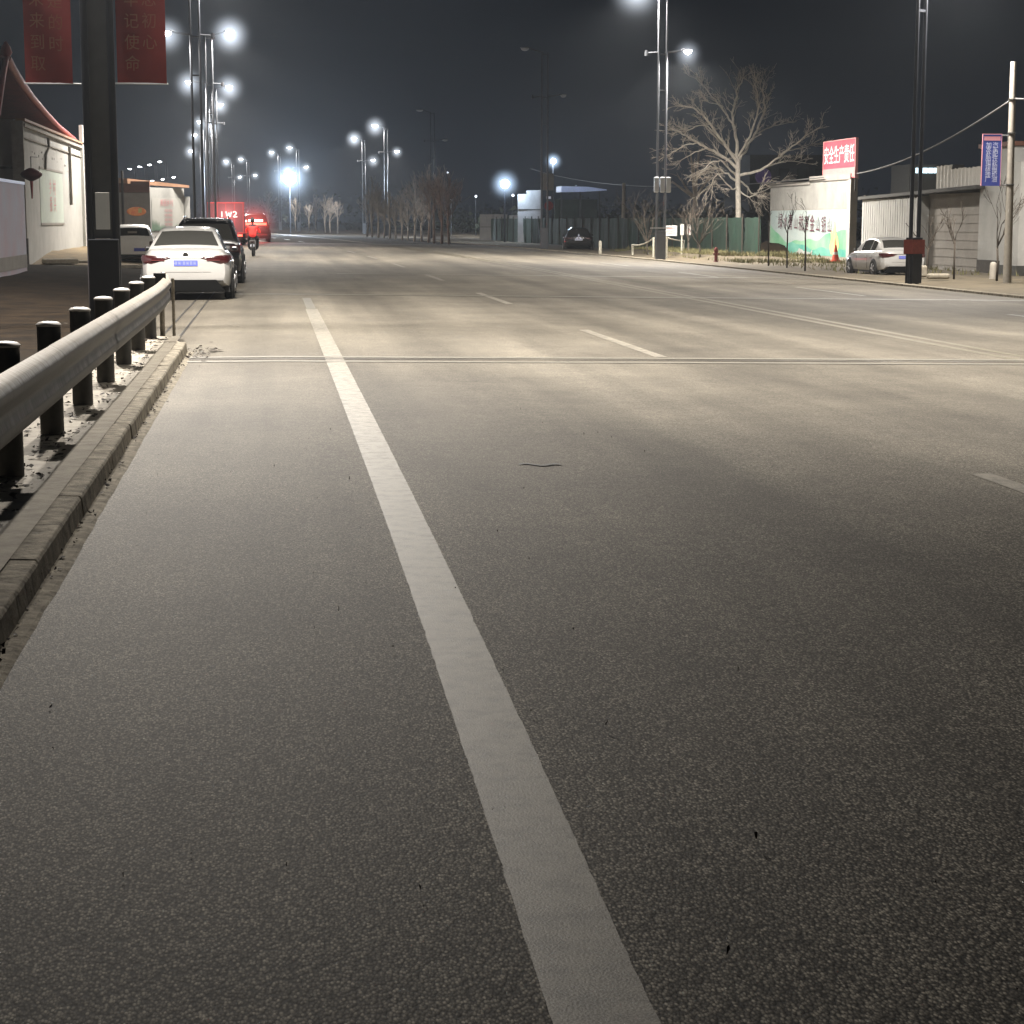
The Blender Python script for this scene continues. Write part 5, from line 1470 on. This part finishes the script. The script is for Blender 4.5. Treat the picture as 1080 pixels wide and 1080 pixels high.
lamp_post('yard_lamp', 'small lamp just left of the brighter one behind the tree', 822, 171, 155, .10, M['small'])
lamp_post('yard_lamp', 'faint lamp just right of the bright one behind the tree', 842, 178, 155, .10, M['small'])
lamp_post('yard_lamp', 'tiny far lamp left of the low hoarding, lower of two', 502, 207, 240, .14, M['small'])
lamp_post('yard_lamp', 'tiny far lamp beneath the bluish floodlight', 541, 206, 240, .16, M['small'])
lamp_post('yard_lamp', 'tiny far lamp right of the roadside trees', 476, 211, 240, .13, M['small'])
lamp_post('yard_lamp', 'tiny lamp at the right edge beyond the utility pole', 1073.5, 153, 90, .09, M['lens_far'])
lamp_post('yard_lamp', 'dim far lamp left of the floodlit road end', 472, 182, 300, .12, M['small'])
# lit sign strip behind the right building
a, c = at(966, 180, 95), at(990, 180, 95)
t = empty('lit_window', 'bright cool lit window strip beyond the roof edge, left of the corrugated sheet', 'window', (a.x, 95, a.z))
b = MB()
for (x0, x1) in ((0, .12), (.32, .62), (.68, .92), (.96, 1.1)): b.box(x0, x1, 0, .05, -.12, .14)
b.build('pane', M['window_lit'], t)
b = MB(); b.box(-.3, 2.6, .1, 3, -4.9, .32); b.build('wall', M['roof_dark'], t)
# purple disc sign
a = at(805, 186, 125)
t = empty('round_sign', 'dark purple round sign glowing faintly behind the tree', 'sign', (a.x, 125, zg(25)))
b = MB(); b.lathe([(.55, 0), (.5, -.05), (.2, -.07)], (0, 0, a.z - zg(25)), 'y', 20); b.build('disc', M['purple'], t)
b = MB(); b.tube([(0, .1, 0), (0, .1, a.z)], .06, 6); b.build('post', M['post'], t)
# far low building block behind the tree
a = at(790, 232, 140); c = at(870, 232, 140)
t = empty('far_building', 'dark block of a building barely seen behind the bare tree', 'building', (a.x, 140, 0))
b = MB(); b.box(0, c.x - a.x, 0, 8, -.4, 6.4); b.build('wall', mat('dark_far_wall', (.05, .05, .055), .9, amt=.3), t)
b = MB()
for k in range(4): b.box(.8 + 1.4 * k, 1.6 + 1.4 * k, -.03, 0, 4.2, 5.4)
b.build('window', M['glass'], t)

# ------------------------------------------------------------- lighting
w = bpy.data.worlds.new('World'); scene.world = w; w.use_nodes = True
N, L = w.node_tree.nodes, w.node_tree.links
bg = N['Background']
sky = N.new('ShaderNodeTexSky'); sky.sky_type = 'NISHITA'; sky.sun_disc = False; sky.sun_elevation = R(-6); sky.sun_rotation = R(250); sky.altitude = 50; sky.dust_density = 4
tc = N.new('ShaderNodeTexCoord'); sp = N.new('ShaderNodeSeparateXYZ'); L.new(tc.outputs['Generated'], sp.inputs[0])
rp = N.new('ShaderNodeValToRGB'); e = rp.color_ramp.elements
e[0].position = 0; e[0].color = (.0100, .0130, .0190, 1); e[1].position = .25; e[1].color = (.0018, .0023, .0030, 1)
x = e = rp.color_ramp.elements.new(.07); x.color = (.0058, .0074, .0102, 1)
L.new(sp.outputs[2], rp.inputs[0])
mx = N.new('ShaderNodeMix'); mx.data_type = 'RGBA'; mx.blend_type = 'ADD'; mx.inputs[0].default_value = .02
L.new(rp.outputs[0], mx.inputs[6]); L.new(sky.outputs[0], mx.inputs[7]); L.new(mx.outputs[2], bg.inputs['Color'])
bg.inputs['Strength'].default_value = 1.0
# night haze filling the street
HZ = True
if HZ:
    b = MB(); b.box(-120, 160, -30, 470, -2, 45)
    m = bpy.data.materials.new('haze'); m.use_nodes = True; n_ = m.node_tree.nodes; n_.clear()
    o_ = n_.new('ShaderNodeOutputMaterial'); v_ = n_.new('ShaderNodeVolumeScatter')
    v_.inputs['Density'].default_value = .00037; v_.inputs['Anisotropy'].default_value = .55; v_.inputs['Color'].default_value = (.82, .90, 1, 1)
    m.node_tree.links.new(v_.outputs[0], o_.inputs['Volume'])
    h_ = b.build('haze', m); tag(h_, kind='structure')

scene.render.engine = 'CYCLES'
cy = scene.cycles
cy.use_denoising = True
cy.max_bounces = 4; cy.diffuse_bounces = 2; cy.glossy_bounces = 2; cy.transmission_bounces = 2; cy.volume_bounces = 0
cy.sample_clamp_indirect = 3; cy.sample_clamp_direct = 0
cy.caustics_reflective = False; cy.caustics_refractive = False
scene.view_settings.view_transform = 'Standard'; scene.view_settings.look = 'None'; scene.view_settings.exposure = 0
